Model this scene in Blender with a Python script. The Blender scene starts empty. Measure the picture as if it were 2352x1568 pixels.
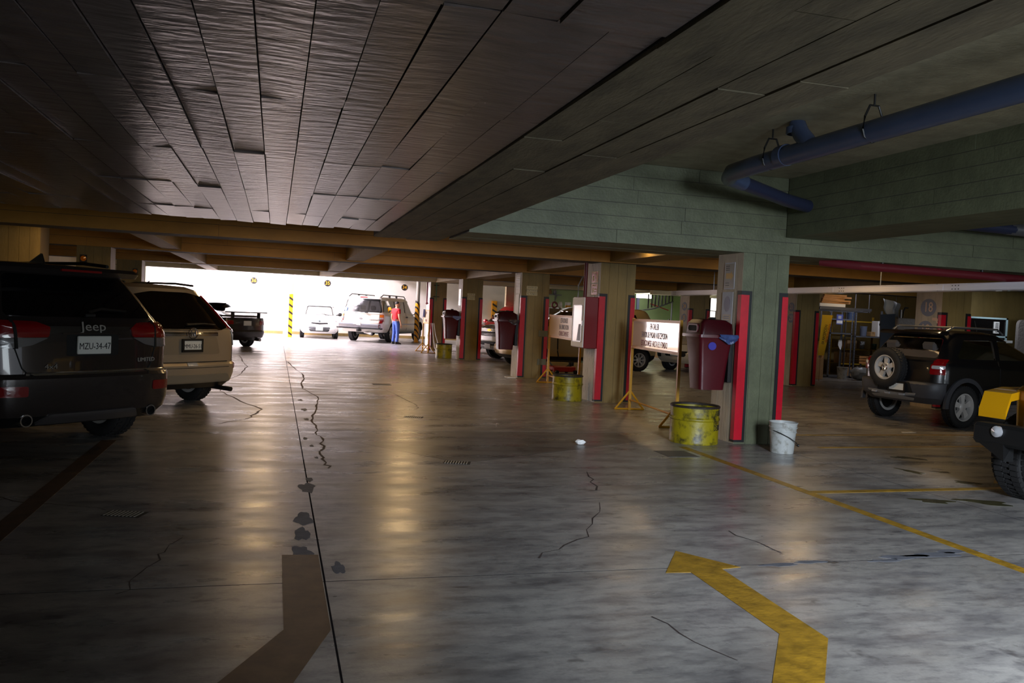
import bpy, bmesh, math, random
from math import *
from mathutils import Vector as V, Matrix as MX
from mathutils.bvhtree import BVHTree
random.seed(7)
S = bpy.context.scene
COL = S.collection

# ------------------------------------------------------------------ camera
cd = bpy.data.cameras.new('camera'); cam = bpy.data.objects.new('camera', cd); COL.objects.link(cam)
cd.sensor_width = 36.0; cd.lens = 1943.0 / 2352.0 * 36.0; cd.clip_start = .05; cd.clip_end = 300
yaw, pitch, roll = radians(15.70), radians(1.94), radians(2.73)
fw = V((sin(yaw)*cos(pitch), cos(yaw)*cos(pitch), -sin(pitch)))
rt = V((cos(yaw), -sin(yaw), 0)); up = rt.cross(fw)
r2 = cos(roll)*rt + sin(roll)*up; u2 = -sin(roll)*rt + cos(roll)*up
m3 = MX((r2, u2, -fw)).transposed()
cam.matrix_world = MX.Translation((0, 0, 1.5)) @ m3.to_4x4()
S.camera = cam
S.view_settings.view_transform = 'Standard'; S.view_settings.look = 'None'
S.view_settings.gamma = 1.0; S.view_settings.use_curve_mapping = False
S.view_settings.exposure = -0.45
S.cycles.max_bounces = 10; S.cycles.diffuse_bounces = 5; S.cycles.glossy_bounces = 4
S.cycles.transparent_max_bounces = 12; S.cycles.sample_clamp_indirect = 6.0
S.cycles.caustics_reflective = False; S.cycles.caustics_refractive = False

# ------------------------------------------------------------------ sky and lamps
w = bpy.data.worlds.new('sky'); S.world = w; w.use_nodes = True
bg = w.node_tree.nodes['Background']; bg.inputs[0].default_value = (.80, .88, 1, 1); bg.inputs[1].default_value = 1.4
def area(name, loc, aim, sx, sy, power, col, spread=180):
    l = bpy.data.lights.new(name, 'AREA'); l.shape = 'RECTANGLE'; l.size = sx; l.size_y = sy
    l.energy = power; l.color = col; l.spread = radians(spread)
    o = bpy.data.objects.new(name, l); COL.objects.link(o); o.location = loc
    o.rotation_euler = (V(aim) - V(loc)).to_track_quat('-Z', 'Y').to_euler()
    return o
# daylight falling through the open court at the far end
area('court_skylight', (-3.4, 36.2, 6.4), (-3.4, 36.4, 0), 3.2, 8.6, 9000, (1.0, .87, .97))
# overhead fill added behind the camera, no opening there; daylight from the right-hand entrance
area('rear_fill', (2.75, -1.9, 3.25), (4.9, 4.0, 0), 1.1, 4.0, 900, (.78, .88, 1.0), 90)
area('entrance_daylight', (8.6, -7.2, 1.2), (5.6, 9, 2.6), 6.5, 1.7, 420, (.80, .92, .98))
# warm lamps mounted between the beams
for i, (x, y, z, p) in enumerate(((1.85, 12.0, 2.62, 8), (-.15, 12.0, 2.62, 3), (5.3, 12.0, 2.64, 2), (8.4, 12.0, 2.64, 8), (10.7, 11.6, 2.64, 7), (2.5, 16.6, 2.68, 14), (-.2, 16.6, 2.68, 12), (7.7, 16.6, 2.68, 6), (3.4, 22.4, 2.66, 14), (-.2, 22.4, 2.66, 12), (-3.6, 15.6, 2.7, 3), (9.3, 22.0, 2.7, 5))):
    if p: area('warm_lamp_%d' % i, (x, y, z), (x, y + .1, 0), .22, .16, p*3.2, (1, .66, .30))
# workshop lamps and window behind the right-hand bays
area('workshop_daylight', (13.5, 29.6, 3.1), (14.5, 33, .8), 3.5, 1.2, 190, (.97, 1, .93))
area('workshop_bay_light', (8.2, 27.5, 3.1), (8.2, 26.5, 0), 3.5, 3.0, 36, (1, .97, .95))

# ------------------------------------------------------------------ materials
def lin(c):
    return tuple(((v/255.0)/12.92 if v <= 10 else (((v/255.0)+.055)/1.055)**2.4) for v in c)
MATS = {}
def mat(name, col, rough=.5, metal=0.0, var=0.0, vs=6.0, bump=0.0, bs=40.0, coat=0.0, emit=0.0, spec=.5, col2=None, stretch=(1, 1, 1), flake=0, thr=(.35, .65)):
    if name in MATS: return MATS[name]
    m = bpy.data.materials.new(name); m.use_nodes = True; nt = m.node_tree; N = nt.nodes; L = nt.links
    b = N['Principled BSDF']; c = lin(col)
    b.inputs['Base Color'].default_value = (*c, 1); b.inputs['Roughness'].default_value = rough
    b.inputs['Metallic'].default_value = metal; b.inputs['Specular IOR Level'].default_value = spec
    b.inputs['Coat Weight'].default_value = coat; b.inputs['Coat Roughness'].default_value = .04
    if emit:
        b.inputs['Emission Color'].default_value = (*c, 1); b.inputs['Emission Strength'].default_value = emit
    if var or bump or col2:
        tc = N.new('ShaderNodeTexCoord'); mp = N.new('ShaderNodeMapping'); mp.inputs['Scale'].default_value = stretch
        L.new(tc.outputs['Object'], mp.inputs[0])
    if var or col2:
        n = N.new('ShaderNodeTexNoise'); n.inputs['Scale'].default_value = vs; n.inputs['Detail'].default_value = 8; n.inputs['Roughness'].default_value = .65
        L.new(mp.outputs[0], n.inputs[0])
        r = N.new('ShaderNodeValToRGB'); L.new(n.outputs[0], r.inputs[0])
        r.color_ramp.elements[0].position = thr[0]; r.color_ramp.elements[1].position = thr[1]
        a = lin(col2) if col2 else tuple(v*(1-var) for v in c)
        d = c if col2 else tuple(min(1, v*(1+var)) for v in c)
        r.color_ramp.elements[0].color = (*a, 1); r.color_ramp.elements[1].color = (*d, 1)
        L.new(r.outputs[0], b.inputs['Base Color'])
    if bump:
        n2 = N.new('ShaderNodeTexNoise'); n2.inputs['Scale'].default_value = bs; n2.inputs['Detail'].default_value = 5
        L.new(mp.outputs[0], n2.inputs[0]); bp = N.new('ShaderNodeBump'); bp.inputs['Strength'].default_value = bump; bp.inputs['Distance'].default_value = .02
        L.new(n2.outputs[0], bp.inputs['Height']); L.new(bp.outputs[0], b.inputs['Normal'])
    MATS[name] = m; return m
def glass(name, tint, gl=.05, opac=0.0):
    if name in MATS: return MATS[name]
    m = bpy.data.materials.new(name); m.use_nodes = True; nt = m.node_tree; N = nt.nodes; L = nt.links
    N.remove(N['Principled BSDF']); out = N['Material Output']
    t = N.new('ShaderNodeBsdfTransparent'); t.inputs[0].default_value = (*tint, 1)
    g = N.new('ShaderNodeBsdfGlossy'); g.inputs['Roughness'].default_value = gl
    f = N.new('ShaderNodeFresnel'); f.inputs[0].default_value = 1.5
    mx = N.new('ShaderNodeMixShader'); L.new(f.outputs[0], mx.inputs[0]); L.new(t.outputs[0], mx.inputs[1]); L.new(g.outputs[0], mx.inputs[2])
    last = mx
    if opac:
        d = N.new('ShaderNodeBsdfDiffuse'); d.inputs[0].default_value = (.12, .12, .13, 1)
        m2 = N.new('ShaderNodeMixShader'); m2.inputs[0].default_value = opac
        L.new(mx.outputs[0], m2.inputs[1]); L.new(d.outputs[0], m2.inputs[2]); last = m2
    L.new(last.outputs[0], out.inputs[0]); MATS[name] = m; return m

# ------------------------------------------------------------------ mesh helpers
class MB:
    def __init__(s): s.v = []; s.f = []; s.m = []; s.X = None
    def add(s, vs, fs, mi=0):
        o = len(s.v)
        for p in vs:
            p = V(p); s.v.append(s.X @ p if s.X is not None else p)
        for f in fs: s.f.append([i+o for i in f]); s.m.append(mi)
        return s
    def box(s, x0, x1, y0, y1, z0, z1, mi=0):
        return s.add([(x, y, z) for z in (z0, z1) for y in (y0, y1) for x in (x0, x1)],
                     [(0, 2, 3, 1), (4, 5, 7, 6), (0, 1, 5, 4), (2, 6, 7, 3), (0, 4, 6, 2), (1, 3, 7, 5)], mi)
    def cbox(s, x0, x1, y0, y1, z0, z1, c=.01, mi=0):
        hx, hy, hz = (x1-x0)/2, (y1-y0)/2, (z1-z0)/2; C = V(((x0+x1)/2, (y0+y1)/2, (z0+z1)/2)); c = min(c, hx*.9, hy*.9, hz*.9)
        vs = []; ix = {}
        for a in (-1, 1):
            for b in (-1, 1):
                for d in (-1, 1):
                    for k, p in enumerate(((a*hx, b*(hy-c), d*(hz-c)), (a*(hx-c), b*hy, d*(hz-c)), (a*(hx-c), b*(hy-c), d*hz))):
                        ix[a, b, d, k] = len(vs); vs.append(C+V(p))
        fs = []
        for a in (-1, 1):
            fs.append([ix[a, b, d, 0] for b, d in ((-1, -1), (1, -1), (1, 1), (-1, 1))])
            fs.append([ix[b, a, d, 1] for b, d in ((-1, -1), (1, -1), (1, 1), (-1, 1))])
            fs.append([ix[b, d, a, 2] for b, d in ((-1, -1), (1, -1), (1, 1), (-1, 1))])
            for b in (-1, 1):
                fs.append([ix[a, b, -1, 0], ix[a, b, 1, 0], ix[a, b, 1, 1], ix[a, b, -1, 1]])
                fs.append([ix[a, -1, b, 0], ix[a, 1, b, 0], ix[a, 1, b, 2], ix[a, -1, b, 2]])
                fs.append([ix[-1, a, b, 1], ix[1, a, b, 1], ix[1, a, b, 2], ix[-1, a, b, 2]])
                for d in (-1, 1): fs.append([ix[a, b, d, 0], ix[a, b, d, 1], ix[a, b, d, 2]])
        return s.add(vs, fs, mi)
    def cyl(s, p0, p1, r0, r1=None, n=16, cap=True, mi=0):
        p0, p1 = V(p0), V(p1); r1 = r0 if r1 is None else r1
        q = (p1-p0).to_track_quat('Z', 'Y'); vs = []
        for p, r in ((p0, r0), (p1, r1)):
            for i in range(n): vs.append(p + q @ V((r*cos(2*pi*i/n), r*sin(2*pi*i/n), 0)))
        fs = [(i, (i+1) % n, n+(i+1) % n, n+i) for i in range(n)]
        if cap: fs += [tuple(range(n-1, -1, -1)), tuple(range(n, 2*n))]
        return s.add(vs, fs, mi)
    def lathe(s, prof, n=24, axis='z', c=(0, 0, 0), closed=False, mi=0, a0=0, a1=2*pi):
        c = V(c); vs = []; full = abs(a1-a0-2*pi) < 1e-6; k = n if full else n+1
        for r, h in prof:
            for i in range(k):
                a = a0+(a1-a0)*i/n; x, y = r*cos(a), r*sin(a)
                vs.append(c + (V((x, y, h)) if axis == 'z' else V((h, x, y)) if axis == 'x' else V((x, h, y))))
        fs = []; P = len(prof); R = range(P if closed else P-1)
        for j in R:
            j2 = (j+1) % P
            for i in range(n):
                i2 = (i+1) % k; fs.append((j*k+i, j*k+i2, j2*k+i2, j2*k+i))
        if not closed and full:
            if prof[0][0] > 1e-5: fs.append(tuple(range(k-1, -1, -1)))
            if prof[-1][0] > 1e-5: fs.append(tuple((P-1)*k+i for i in range(k)))
        return s.add(vs, fs, mi)
    def tube(s, pts, r, n=8, mi=0):
        pts = [V(p) for p in pts]; vs = []; k = len(pts)
        up = V((0, 0, 1))
        for i, p in enumerate(pts):
            t = (pts[min(i+1, k-1)]-pts[max(i-1, 0)]).normalized()
            a = up.cross(t)
            if a.length < .05: a = V((1, 0, 0)).cross(t)
            a.normalize(); b = t.cross(a)
            rr = r[i] if isinstance(r, (list, tuple)) else r
            for j in range(n): vs.append(p + a*rr*cos(2*pi*j/n) + b*rr*sin(2*pi*j/n))
        fs = [(i*n+j, i*n+(j+1) % n, (i+1)*n+(j+1) % n, (i+1)*n+j) for i in range(k-1) for j in range(n)]
        fs += [tuple(range(n-1, -1, -1)), tuple((k-1)*n+j for j in range(n))]
        return s.add(vs, fs, mi)
    def loft(s, rings, cap=True, mi=0):
        n = len(rings[0]); vs = [p for r in rings for p in r]
        fs = [(i*n+j, i*n+(j+1) % n, (i+1)*n+(j+1) % n, (i+1)*n+j) for i in range(len(rings)-1) for j in range(n)]
        if cap: fs += [tuple(range(n-1, -1, -1)), tuple((len(rings)-1)*n+j for j in range(n))]
        return s.add(vs, fs, mi)
    def prism(s, out, d0, d1, plane='xz', mi=0):
        f = {'xz': lambda u, v, d: (u, d, v), 'yz': lambda u, v, d: (d, u, v), 'xy': lambda u, v, d: (u, v, d)}[plane]
        n = len(out); vs = [f(u, v, d) for d in (d0, d1) for u, v in out]
        return s.add(vs, [tuple(range(n-1, -1, -1)), tuple(range(n, 2*n))] + [(i, (i+1) % n, n+(i+1) % n, n+i) for i in range(n)], mi)
    def ball(s, c, r, n=12, mi=0):
        rx = r if isinstance(r, (tuple, list)) else (r, r, r); c = V(c); h = n//2; vs = [c+V((0, 0, -rx[2]))]
        for j in range(1, h):
            a = -pi/2+pi*j/h
            for i in range(n): vs.append(c+V((rx[0]*cos(a)*cos(2*pi*i/n), rx[1]*cos(a)*sin(2*pi*i/n), rx[2]*sin(a))))
        vs.append(c+V((0, 0, rx[2]))); T = len(vs)-1
        fs = [(0, 1+(i+1) % n, 1+i) for i in range(n)] + [(T, T-n+i, T-n+(i+1) % n) for i in range(n)]
        fs += [(1+j*n+i, 1+j*n+(i+1) % n, 1+(j+1)*n+(i+1) % n, 1+(j+1)*n+i) for j in range(h-2) for i in range(n)]
        return s.add(vs, fs, mi)
    def mesh(s, name, mats, ang=35):
        me = bpy.data.meshes.new(name); me.from_pydata([tuple(p) for p in s.v], [], s.f)
        for m in (mats if isinstance(mats, (list, tuple)) else [mats]): me.materials.append(m)
        for i, p in enumerate(me.polygons): p.material_index = s.m[i]
        bm = bmesh.new(); bm.from_mesh(me); bmesh.ops.recalc_face_normals(bm, faces=bm.faces[:]); bm.to_mesh(me); bm.free()
        if ang:
            me.shade_smooth(); me.set_sharp_from_angle(angle=radians(ang))
        return me
    def build(s, name, mats, parent=None, loc=(0, 0, 0), rot=(0, 0, 0), ang=35, **kw):
        return link(name, s.mesh(name, mats, ang), parent, loc, rot, **kw)
def link(name, me, parent=None, loc=(0, 0, 0), rot=(0, 0, 0), **kw):
    o = bpy.data.objects.new(name, me); COL.objects.link(o); o.parent = parent; o.location = loc; o.rotation_euler = rot
    for k, v in kw.items(): o[k] = v
    return o
def thing(name, label, cat, loc=(0, 0, 0), rz=0, group=None, kind=None):
    o = link(name, None, None, loc, (0, 0, rz), label=label, category=cat)
    if group: o['group'] = group
    if kind: o['kind'] = kind
    return o
def bx(name, m, parent, x0, x1, y0, y1, z0, z1, c=0, **kw):
    b = MB(); b.cbox(x0, x1, y0, y1, z0, z1, c) if c else b.box(x0, x1, y0, y1, z0, z1)
    return b.build(name, m, parent, ang=0 if not c else 35, **kw)
def rpoly(pts, r, k=4):
    out = []; n = len(pts)
    for i in range(n):
        p, a, b = V((*pts[i], 0)), V((*pts[i-1], 0)), V((*pts[(i+1) % n], 0))
        ri = r[i] if isinstance(r, (list, tuple)) else r
        da, db = a-p, b-p; ra = min(ri, da.length*.48); rb = min(ri, db.length*.48)
        p0 = p+da.normalized()*ra; p1 = p+db.normalized()*rb
        for j in range(k+1):
            t = j/k; q = p0*(1-t)**2 + p*2*t*(1-t) + p1*t*t; out.append((q.x, q.y))
    return out
def text(name, body, size, m, parent=None, loc=(0, 0, 0), rot=(0, 0, 0), depth=.002, sx=1.0, **kw):
    cu = bpy.data.curves.new(name, 'FONT'); cu.body = body; cu.size = size; cu.extrude = depth; cu.align_x = 'CENTER'; cu.align_y = 'CENTER'; cu.resolution_u = 2
    o = bpy.data.objects.new('t', cu); COL.objects.link(o)
    dg = bpy.context.evaluated_depsgraph_get(); me = bpy.data.meshes.new_from_object(o.evaluated_get(dg)); bpy.data.objects.remove(o); bpy.data.curves.remove(cu)
    me.name = name; me.materials.clear(); me.materials.append(m)
    for v in me.vertices: v.co.x *= sx
    return link(name, me, parent, loc, rot, **kw)
FACE_CAM = (pi/2, 0, 0)          # text facing -Y
FACE_LEFT = (pi/2, 0, -pi/2)     # text facing -X
FACE_RIGHT = (pi/2, 0, pi/2)     # text facing +X

# ------------------------------------------------------------------ concrete materials
def floor_mat(tint=1.0):
    m = bpy.data.materials.new('polished_concrete'); m.use_nodes = True; nt = m.node_tree; N = nt.nodes; L = nt.links; b = N['Principled BSDF']
    tc = N.new('ShaderNodeTexCoord')
    def noise(sc, det=8, st=(1, 1, 1), rough=.6):
        mp = N.new('ShaderNodeMapping'); mp.inputs['Scale'].default_value = st; L.new(tc.outputs['Object'], mp.inputs[0])
        n = N.new('ShaderNodeTexNoise'); n.inputs['Scale'].default_value = sc; n.inputs['Detail'].default_value = det; n.inputs['Roughness'].default_value = rough
        L.new(mp.outputs[0], n.inputs[0]); return n.outputs[0]
    def ramp(src, p0, c0, p1, c1):
        r = N.new('ShaderNodeValToRGB'); r.color_ramp.elements[0].position = p0; r.color_ramp.elements[1].position = p1
        r.color_ramp.elements[0].color = (*c0, 1); r.color_ramp.elements[1].color = (*c1, 1); L.new(src, r.inputs[0]); return r.outputs[0]
    def mixc(a, c, f, mode='MULTIPLY'):
        x = N.new('ShaderNodeMix'); x.data_type = 'RGBA'; x.blend_type = mode; x.inputs[0].default_value = f; L.new(a, x.inputs[6]); L.new(c, x.inputs[7]); return x.outputs[2]
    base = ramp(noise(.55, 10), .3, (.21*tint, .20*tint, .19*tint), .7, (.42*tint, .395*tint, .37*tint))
    c = mixc(base, ramp(noise(3.2, 9, (.55, 1.5, 1)), .36, (.50, .50, .54), .56, (1, 1, 1)), .9)
    c = mixc(c, ramp(noise(17, 6, (.5, 1, 1)), .34, (.55, .55, .58), .52, (1, 1, 1)), .75)
    c = mixc(c, ramp(noise(2.1, 4, (1, 1, 1), .8), .62, (1, 1, 1), .70, (.36, .35, .36)), .85)
    c = mixc(c, ramp(noise(5.5, 2, (.45, 1.3, 1)), .70, (1, 1, 1), .74, (.38, .38, .42)), .8)
    c = mixc(c, ramp(noise(60, 3), .35, (.8, .8, .8), .6, (1.05, 1.05, 1.05)), .5)
    L.new(c, b.inputs['Base Color'])
    rr = N.new('ShaderNodeMapRange'); rr.inputs[3].default_value = .20; rr.inputs[4].default_value = .44
    rr.inputs[1].default_value = .3; rr.inputs[2].default_value = .7; L.new(noise(1.9, 8, (.5, 1.6, 1)), rr.inputs[0]); L.new(rr.outputs[0], b.inputs['Roughness'])
    b.inputs['Specular IOR Level'].default_value = .85
    b1 = N.new('ShaderNodeBump'); b1.inputs['Strength'].default_value = .55; b1.inputs['Distance'].default_value = .006; L.new(noise(2.4, 3, (.45, 1.3, 1), .5), b1.inputs['Height'])
    b2 = N.new('ShaderNodeBump'); b2.inputs['Strength'].default_value = .16; b2.inputs['Distance'].default_value = .004; L.new(noise(45, 4), b2.inputs['Height'])
    L.new(b1.outputs[0], b2.inputs['Normal']); L.new(b2.outputs[0], b.inputs['Normal'])
    return m
M_floor = floor_mat()
M_ceil = mat('ceiling_board_concrete', (96, 87, 85), .29, var=.3, vs=5, bump=.4, bs=8, stretch=(.7, 2.4, 1), spec=.42)
M_ceilseam = mat('ceiling_seam_concrete', (62, 58, 54), .8)
M_bayceil = mat('bay_ceiling_concrete', (150, 144, 120), .7, var=.2, vs=4, bump=.3, bs=30)
M_lbeam = mat('raw_beam_concrete', (94, 86, 66), .7, var=.35, vs=4, bump=.3, bs=30, stretch=(2, .6, 1))
M_green = mat('grey_green_concrete_paint', (92, 96, 73), .55, var=.18, vs=4, bump=.25, bs=35)
M_cream = mat('cream_concrete_paint', (134, 112, 64), .6, var=.14, vs=3.5, bump=.25, bs=30, stretch=(1, 1, .4))
M_warmlit = mat('warm_lit_beam_paint', (170, 120, 44), .55, var=.13, vs=3, bump=.2, bs=25, stretch=(.5, 1, 1))  # glow of the warm lamps put into the colour of cream-painted beams
M_litside = mat('lit_side_concrete_paint', (186, 170, 146), .6, var=.16, vs=4, bump=.25, bs=30, stretch=(1, 1, .4))  # court light on left column faces, put into a paler paint colour
M_chip = mat('chipped_white_paint', (224, 220, 214), .6, col2=(96, 88, 78), vs=16, thr=(.33, .43), stretch=(1, 1, .25), bump=.3)
M_wall = mat('white_wall_paint', (232, 228, 220), .7, var=.05, vs=1.5)
M_wallcream = mat('cream_wall_paint', (222, 208, 168), .7, var=.05, vs=1.5)
M_gwall = mat('green_wall_paint', (186, 212, 152), .6, var=.06, vs=2)
M_red = mat('red_guard_paint', (188, 10, 36), .4, var=.1, vs=8)
M_black = mat('black_paint', (22, 20, 22), .5)
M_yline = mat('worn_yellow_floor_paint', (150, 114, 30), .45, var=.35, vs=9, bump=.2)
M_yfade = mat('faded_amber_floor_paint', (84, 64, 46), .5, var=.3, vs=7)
M_steel = mat('galvanised_steel', (150, 152, 156), .35, .8)
M_dark = mat('dark_plastic', (18, 18, 19), .45)
M_white = mat('white_sheet', (240, 238, 236), .5)

# ------------------------------------------------------------------ floor in poured slabs
floor = bx('floor', mat('joint_filler', (40, 36, 36), 1.0, spec=0.0), None, -9, 24, -9, 43, -.3, -.0005, kind='structure')
xs = (-9, -3.9, .31, 5.95, 12.2, 24); ys = (-9, -1, 4.62, 10.24, 14.1, 17.4, 25.2, 31.2, 43)
for i in range(5):
    for j in range(8):
        g = .005
        if (i, j) == (2, 2): continue
        bx('slab', M_floor, floor, xs[i]+g, xs[i+1]-g, ys[j]+g, ys[j+1]-g, -.05, 0)
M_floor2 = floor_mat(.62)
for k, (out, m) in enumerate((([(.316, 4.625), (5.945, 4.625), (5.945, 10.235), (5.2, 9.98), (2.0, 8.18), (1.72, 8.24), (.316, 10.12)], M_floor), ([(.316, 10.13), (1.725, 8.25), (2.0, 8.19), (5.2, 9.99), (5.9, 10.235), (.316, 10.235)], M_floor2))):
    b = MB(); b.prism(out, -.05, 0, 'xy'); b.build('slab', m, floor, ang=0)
M_crack = mat('crack_dirt', (58, 46, 44), .8)
def crack(pts, wd=.012):
    P = []
    for i in range(len(pts)-1):
        for k in range(6):
            t = k/6; P.append((pts[i][0]*(1-t)+pts[i+1][0]*t+random.uniform(-.03, .03), pts[i][1]*(1-t)+pts[i+1][1]*t+random.uniform(-.05, .05)))
    L = []; Rr = []
    for i, p in enumerate(P):
        q = P[min(i+1, len(P)-1)]; o = P[max(i-1, 0)]; d = V((q[0]-o[0], q[1]-o[1])).normalized(); wv = wd*random.uniform(.3, 1.3)
        L.append((p[0]-d.y*wv, p[1]+d.x*wv)); Rr.append((p[0]+d.y*wv, p[1]-d.x*wv))
    b = MB(); n = len(P); b.add([(x, y, .0012) for x, y in L+Rr], [(i, i+1, n+i+1, n+i) for i in range(n-1)]); b.build('crack', M_crack, floor, ang=0)
crack([(-.9, 24), (-.55, 20), (-.7, 17.2), (-1.0, 15.6), (-.7, 14), (-.15, 12.2), (-.25, 11.3), (-.75, 10.4)], .013)
crack([(.36, 22), (.62, 18), (.5, 15.5), (.72, 13.6), (.55, 11.8), (.5, 10.4), (.55, 9.4), (.48, 8.4), (.55, 7.7)], .014)
crack([(1.95, 15.4), (2.15, 13.2), (2.1, 12.4)], .007); crack([(2.6, 6.3), (2.1, 5.4), (1.5, 4.75)], .006); crack([(2.95, 7.6), (2.72, 6.6)], .008); crack([(1.9, 3.9), (2.05, 3.2)], .008); crack([(3.2, 5.4), (3.3, 4.7)], .006)
crack([(-.5, 5.6), (-.62, 5.0), (-.72, 4.4)], .006); crack([(-2.4, 7.1), (-1.6, 6.6), (-.95, 6.3)], .006)
M_patch = mat('asphalt_patch', (88, 90, 98), .7, var=.2, vs=12)
for cx, cy, r in ((.30, 7.02, .17), (.24, 6.0, .17), (.22, 5.6, .14), (.20, 5.15, .17), (.33, 7.35, .08), (.40, 4.85, .1), (.37, 9.6, .07), (.42, 9.1, .06), (.44, 8.4, .05), (.44, 11.2, .09), (.44, 12.2, .12), (.42, 13.4, .1), (3.1, 4.6, .09), (3.35, 4.63, .08), (4.1, 4.66, .13), (4.35, 4.68, .15), (4.6, 4.74, .12), (3.9, 4.6, .08)):
    b = MB(); n = 22; pts = []
    for k in range(n):
        a = 2*pi*k/n; rr = r*(.75+.12*sin(3*a+cx*40)+.1*sin(5*a+cy*9)+.2*random.random()); pts.append((cx+rr*cos(a)*(.42 if cx < 1 else 1.7), cy+rr*sin(a)*(1.25 if cx < 1 else .4)))
    b.prism(pts, -.002, .0012, 'xy'); b.build('patch', M_patch, floor, ang=0)

# ------------------------------------------------------------------ near ceiling: board-marked, low
ceil = bx('ceiling', M_ceilseam, None, -8, 1.2, -7, 10.45, 2.452, 3.42, kind='structure')
bw = .185; yb = (.6, 2.45, 3.95, 5.55, 7.35, 9.1, 10.45); ncol = int((1.2+6.2)/bw)
for c in range(ncol):
    x1 = 1.195-c*bw
    for j in range(6):
        off = .12*((c//5+j) % 2); a, d = yb[j]+(off if j else 0), yb[j+1]+(off if j < 5 and False else 0)
        if j < 5: d = yb[j+1]+.12*((c//5+j+1) % 2)
        z = 2.421+random.uniform(-.003, .003); t = random.uniform(-.007, .007); u = random.uniform(-.004, .004)
        b = MB(); e = random.uniform(.002, .004)
        X0, X1 = x1-bw+e, x1-e
        b.add([(X0, a+.004, z-t-u), (X1, a+.004, z-t+u), (X1, d-.004, z+t+u), (X0, d-.004, z+t-u), (X0, a+.004, 2.46), (X1, a+.004, 2.46), (X1, d-.004, 2.46), (X0, d-.004, 2.46)],
              [(0, 1, 2, 3), (4, 5, 6, 7), (0, 1, 5, 4), (1, 2, 6, 5), (2, 3, 7, 6), (3, 0, 4, 7)])
        b.build('board', M_ceil, ceil, ang=0)
bx('ceiling_high_near', M_bayceil, None, 1.2, 24, -8, 9.3, 3.33, 3.5, kind='structure')
bx('ceiling_high_far', M_cream, None, -9, 24, 9.3, 30.7, 3.34, 3.52, kind='structure')
bx('ceiling_court_side', M_cream, None, 4.4, 24, 30.7, 43, 3.3, 3.5, kind='structure')

# long beam with board marks under the ceiling edge
lb = bx('beam_long', M_ceilseam, None, 1.2, 2.05, -7, 11.2, 2.425, 3.4, kind='structure', label='dark board-marked concrete beam running away from the camera')
for c in range(4):
    y = .4
    while y < 11.1:
        y2 = min(11.2, y+random.uniform(1.4, 2.6)); z = 2.408+random.uniform(-.004, .004)
        bx('board', M_lbeam, lb, 1.2+c*.2125+.003, 1.2+(c+1)*.2125-.003, y+.003, y2-.003, z, 2.43); y = y2
for j in range(4):
    bx('board', M_green, lb, 2.045, 2.056, .5, 9.3, 2.43+j*.225, 2.43+(j+1)*.225-.008)
def boarded_beam(name, x0, x1, y0, y1, z0, z1, m, face, n, seam=M_ceilseam, L=2.2, under=True):
    o = bx(name, seam, None, x0+.008, x1-.008, y0+.008, y1-.008, z0+.008, z1, kind='structure')
    h = (z1-z0)/n
    for j in range(n):
        a = x0 if face == 'y' else y0; end = x1 if face == 'y' else y1
        while a < end-.01:
            d = min(end, a+L*random.uniform(.7, 1.3)); q = random.uniform(0, .005)
            if end-d < .5: d = end
            if face == 'y': bx('board', m, o, a+.002, d-.002, y0+q, y0+.02, z0+j*h+.003, z0+(j+1)*h-.003)
            else: bx('board', m, o, x0+q, x0+.02, a+.002, d-.002, z0+j*h+.003, z0+(j+1)*h-.003)
            a = d
    if under:
        k = 5; wd = (y1-y0)/k if face == 'y' else (x1-x0)/k
        for j in range(k):
            if face == 'y': bx('board', m, o, x0, x1, y0+j*wd+.003, y0+(j+1)*wd-.003, z0+random.uniform(0, .004), z0+.012)
            else: bx('board', m, o, x0+j*wd+.003, x0+(j+1)*wd-.003, y0, y1, z0+random.uniform(0, .004), z0+.012)
    return o
boarded_beam('beam_green', 2.06, 14, 9.32, 10.5, 2.38, 3.335, M_green, 'y', 6)
boarded_beam('beam_green_long', 6.1, 6.98, -7, 9.30, 2.6, 3.335, M_green, 'x', 5)
bx('beam_shade_block', M_green, None, 2.07, 6.09, .75, 1.1, 2.85, 3.33, kind='structure')  # unseen beam added to shade the upper green beam from the overhead fill
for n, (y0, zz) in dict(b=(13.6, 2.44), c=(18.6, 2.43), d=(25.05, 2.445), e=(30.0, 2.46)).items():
    boarded_beam('beam_row_'+n, -9, 24, y0, y0+.7, zz, 3.34, M_warmlit if n != 'e' else M_wallcream, 'y', 5, L=5, under=False)
for n, (x0, x1) in dict(left=(-2.25, -1.9), mid=(1.42, 1.8), column=(5.5, 6.1), right=(12.5, 13.1)).items():
    for k, (a, d) in enumerate(((10.5, 13.6), (14.3, 18.6), (19.3, 25.05), (25.75, 30.0))):
        if k == 0 and n != 'column': continue
        bx('beam_long_%s' % n, M_cream, None, x0, x1, a+.01, d-.01, 2.46, 3.33, kind='structure')

# ------------------------------------------------------------------ walls
bx('wall_left', M_wallcream, None, -6.4, -6.2, -8, 31, 0, 3.4, kind='structure')
bx('wall_left_return', M_wallcream, None, -6.2, -4.24, 30.72, 31, 0, 6, kind='structure')
bx('wall_court_left', M_wall, None, -6.4, -5.2, 31, 41.5, 0, 6.8, kind='structure')
wf = bx('wall_far', M_wall, None, -7, 13.3, 41.5, 41.8, 0, 6.8, kind='structure')
bx('trim_far_kerb', M_cream, None, -5, 12, 41.2, 41.5, 0, .13, kind='structure')
bx('wall_court_upper', M_lbeam, None, -6.4, 4.4, 30.72, 31, 3.3, 6.8, kind='structure')
bx('wall_court_right_upper', M_lbeam, None, 4.4, 4.6, 30.7, 41.5, 3.3, 6.8, kind='structure')
bx('wall_right', M_cream, None, 21, 21.3, -8, 42, 0, 3.4, kind='structure')
bx('wall_back_left', M_lbeam, None, -9, 1.2, -8.3, -8, 0, 3.4, kind='structure')
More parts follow.
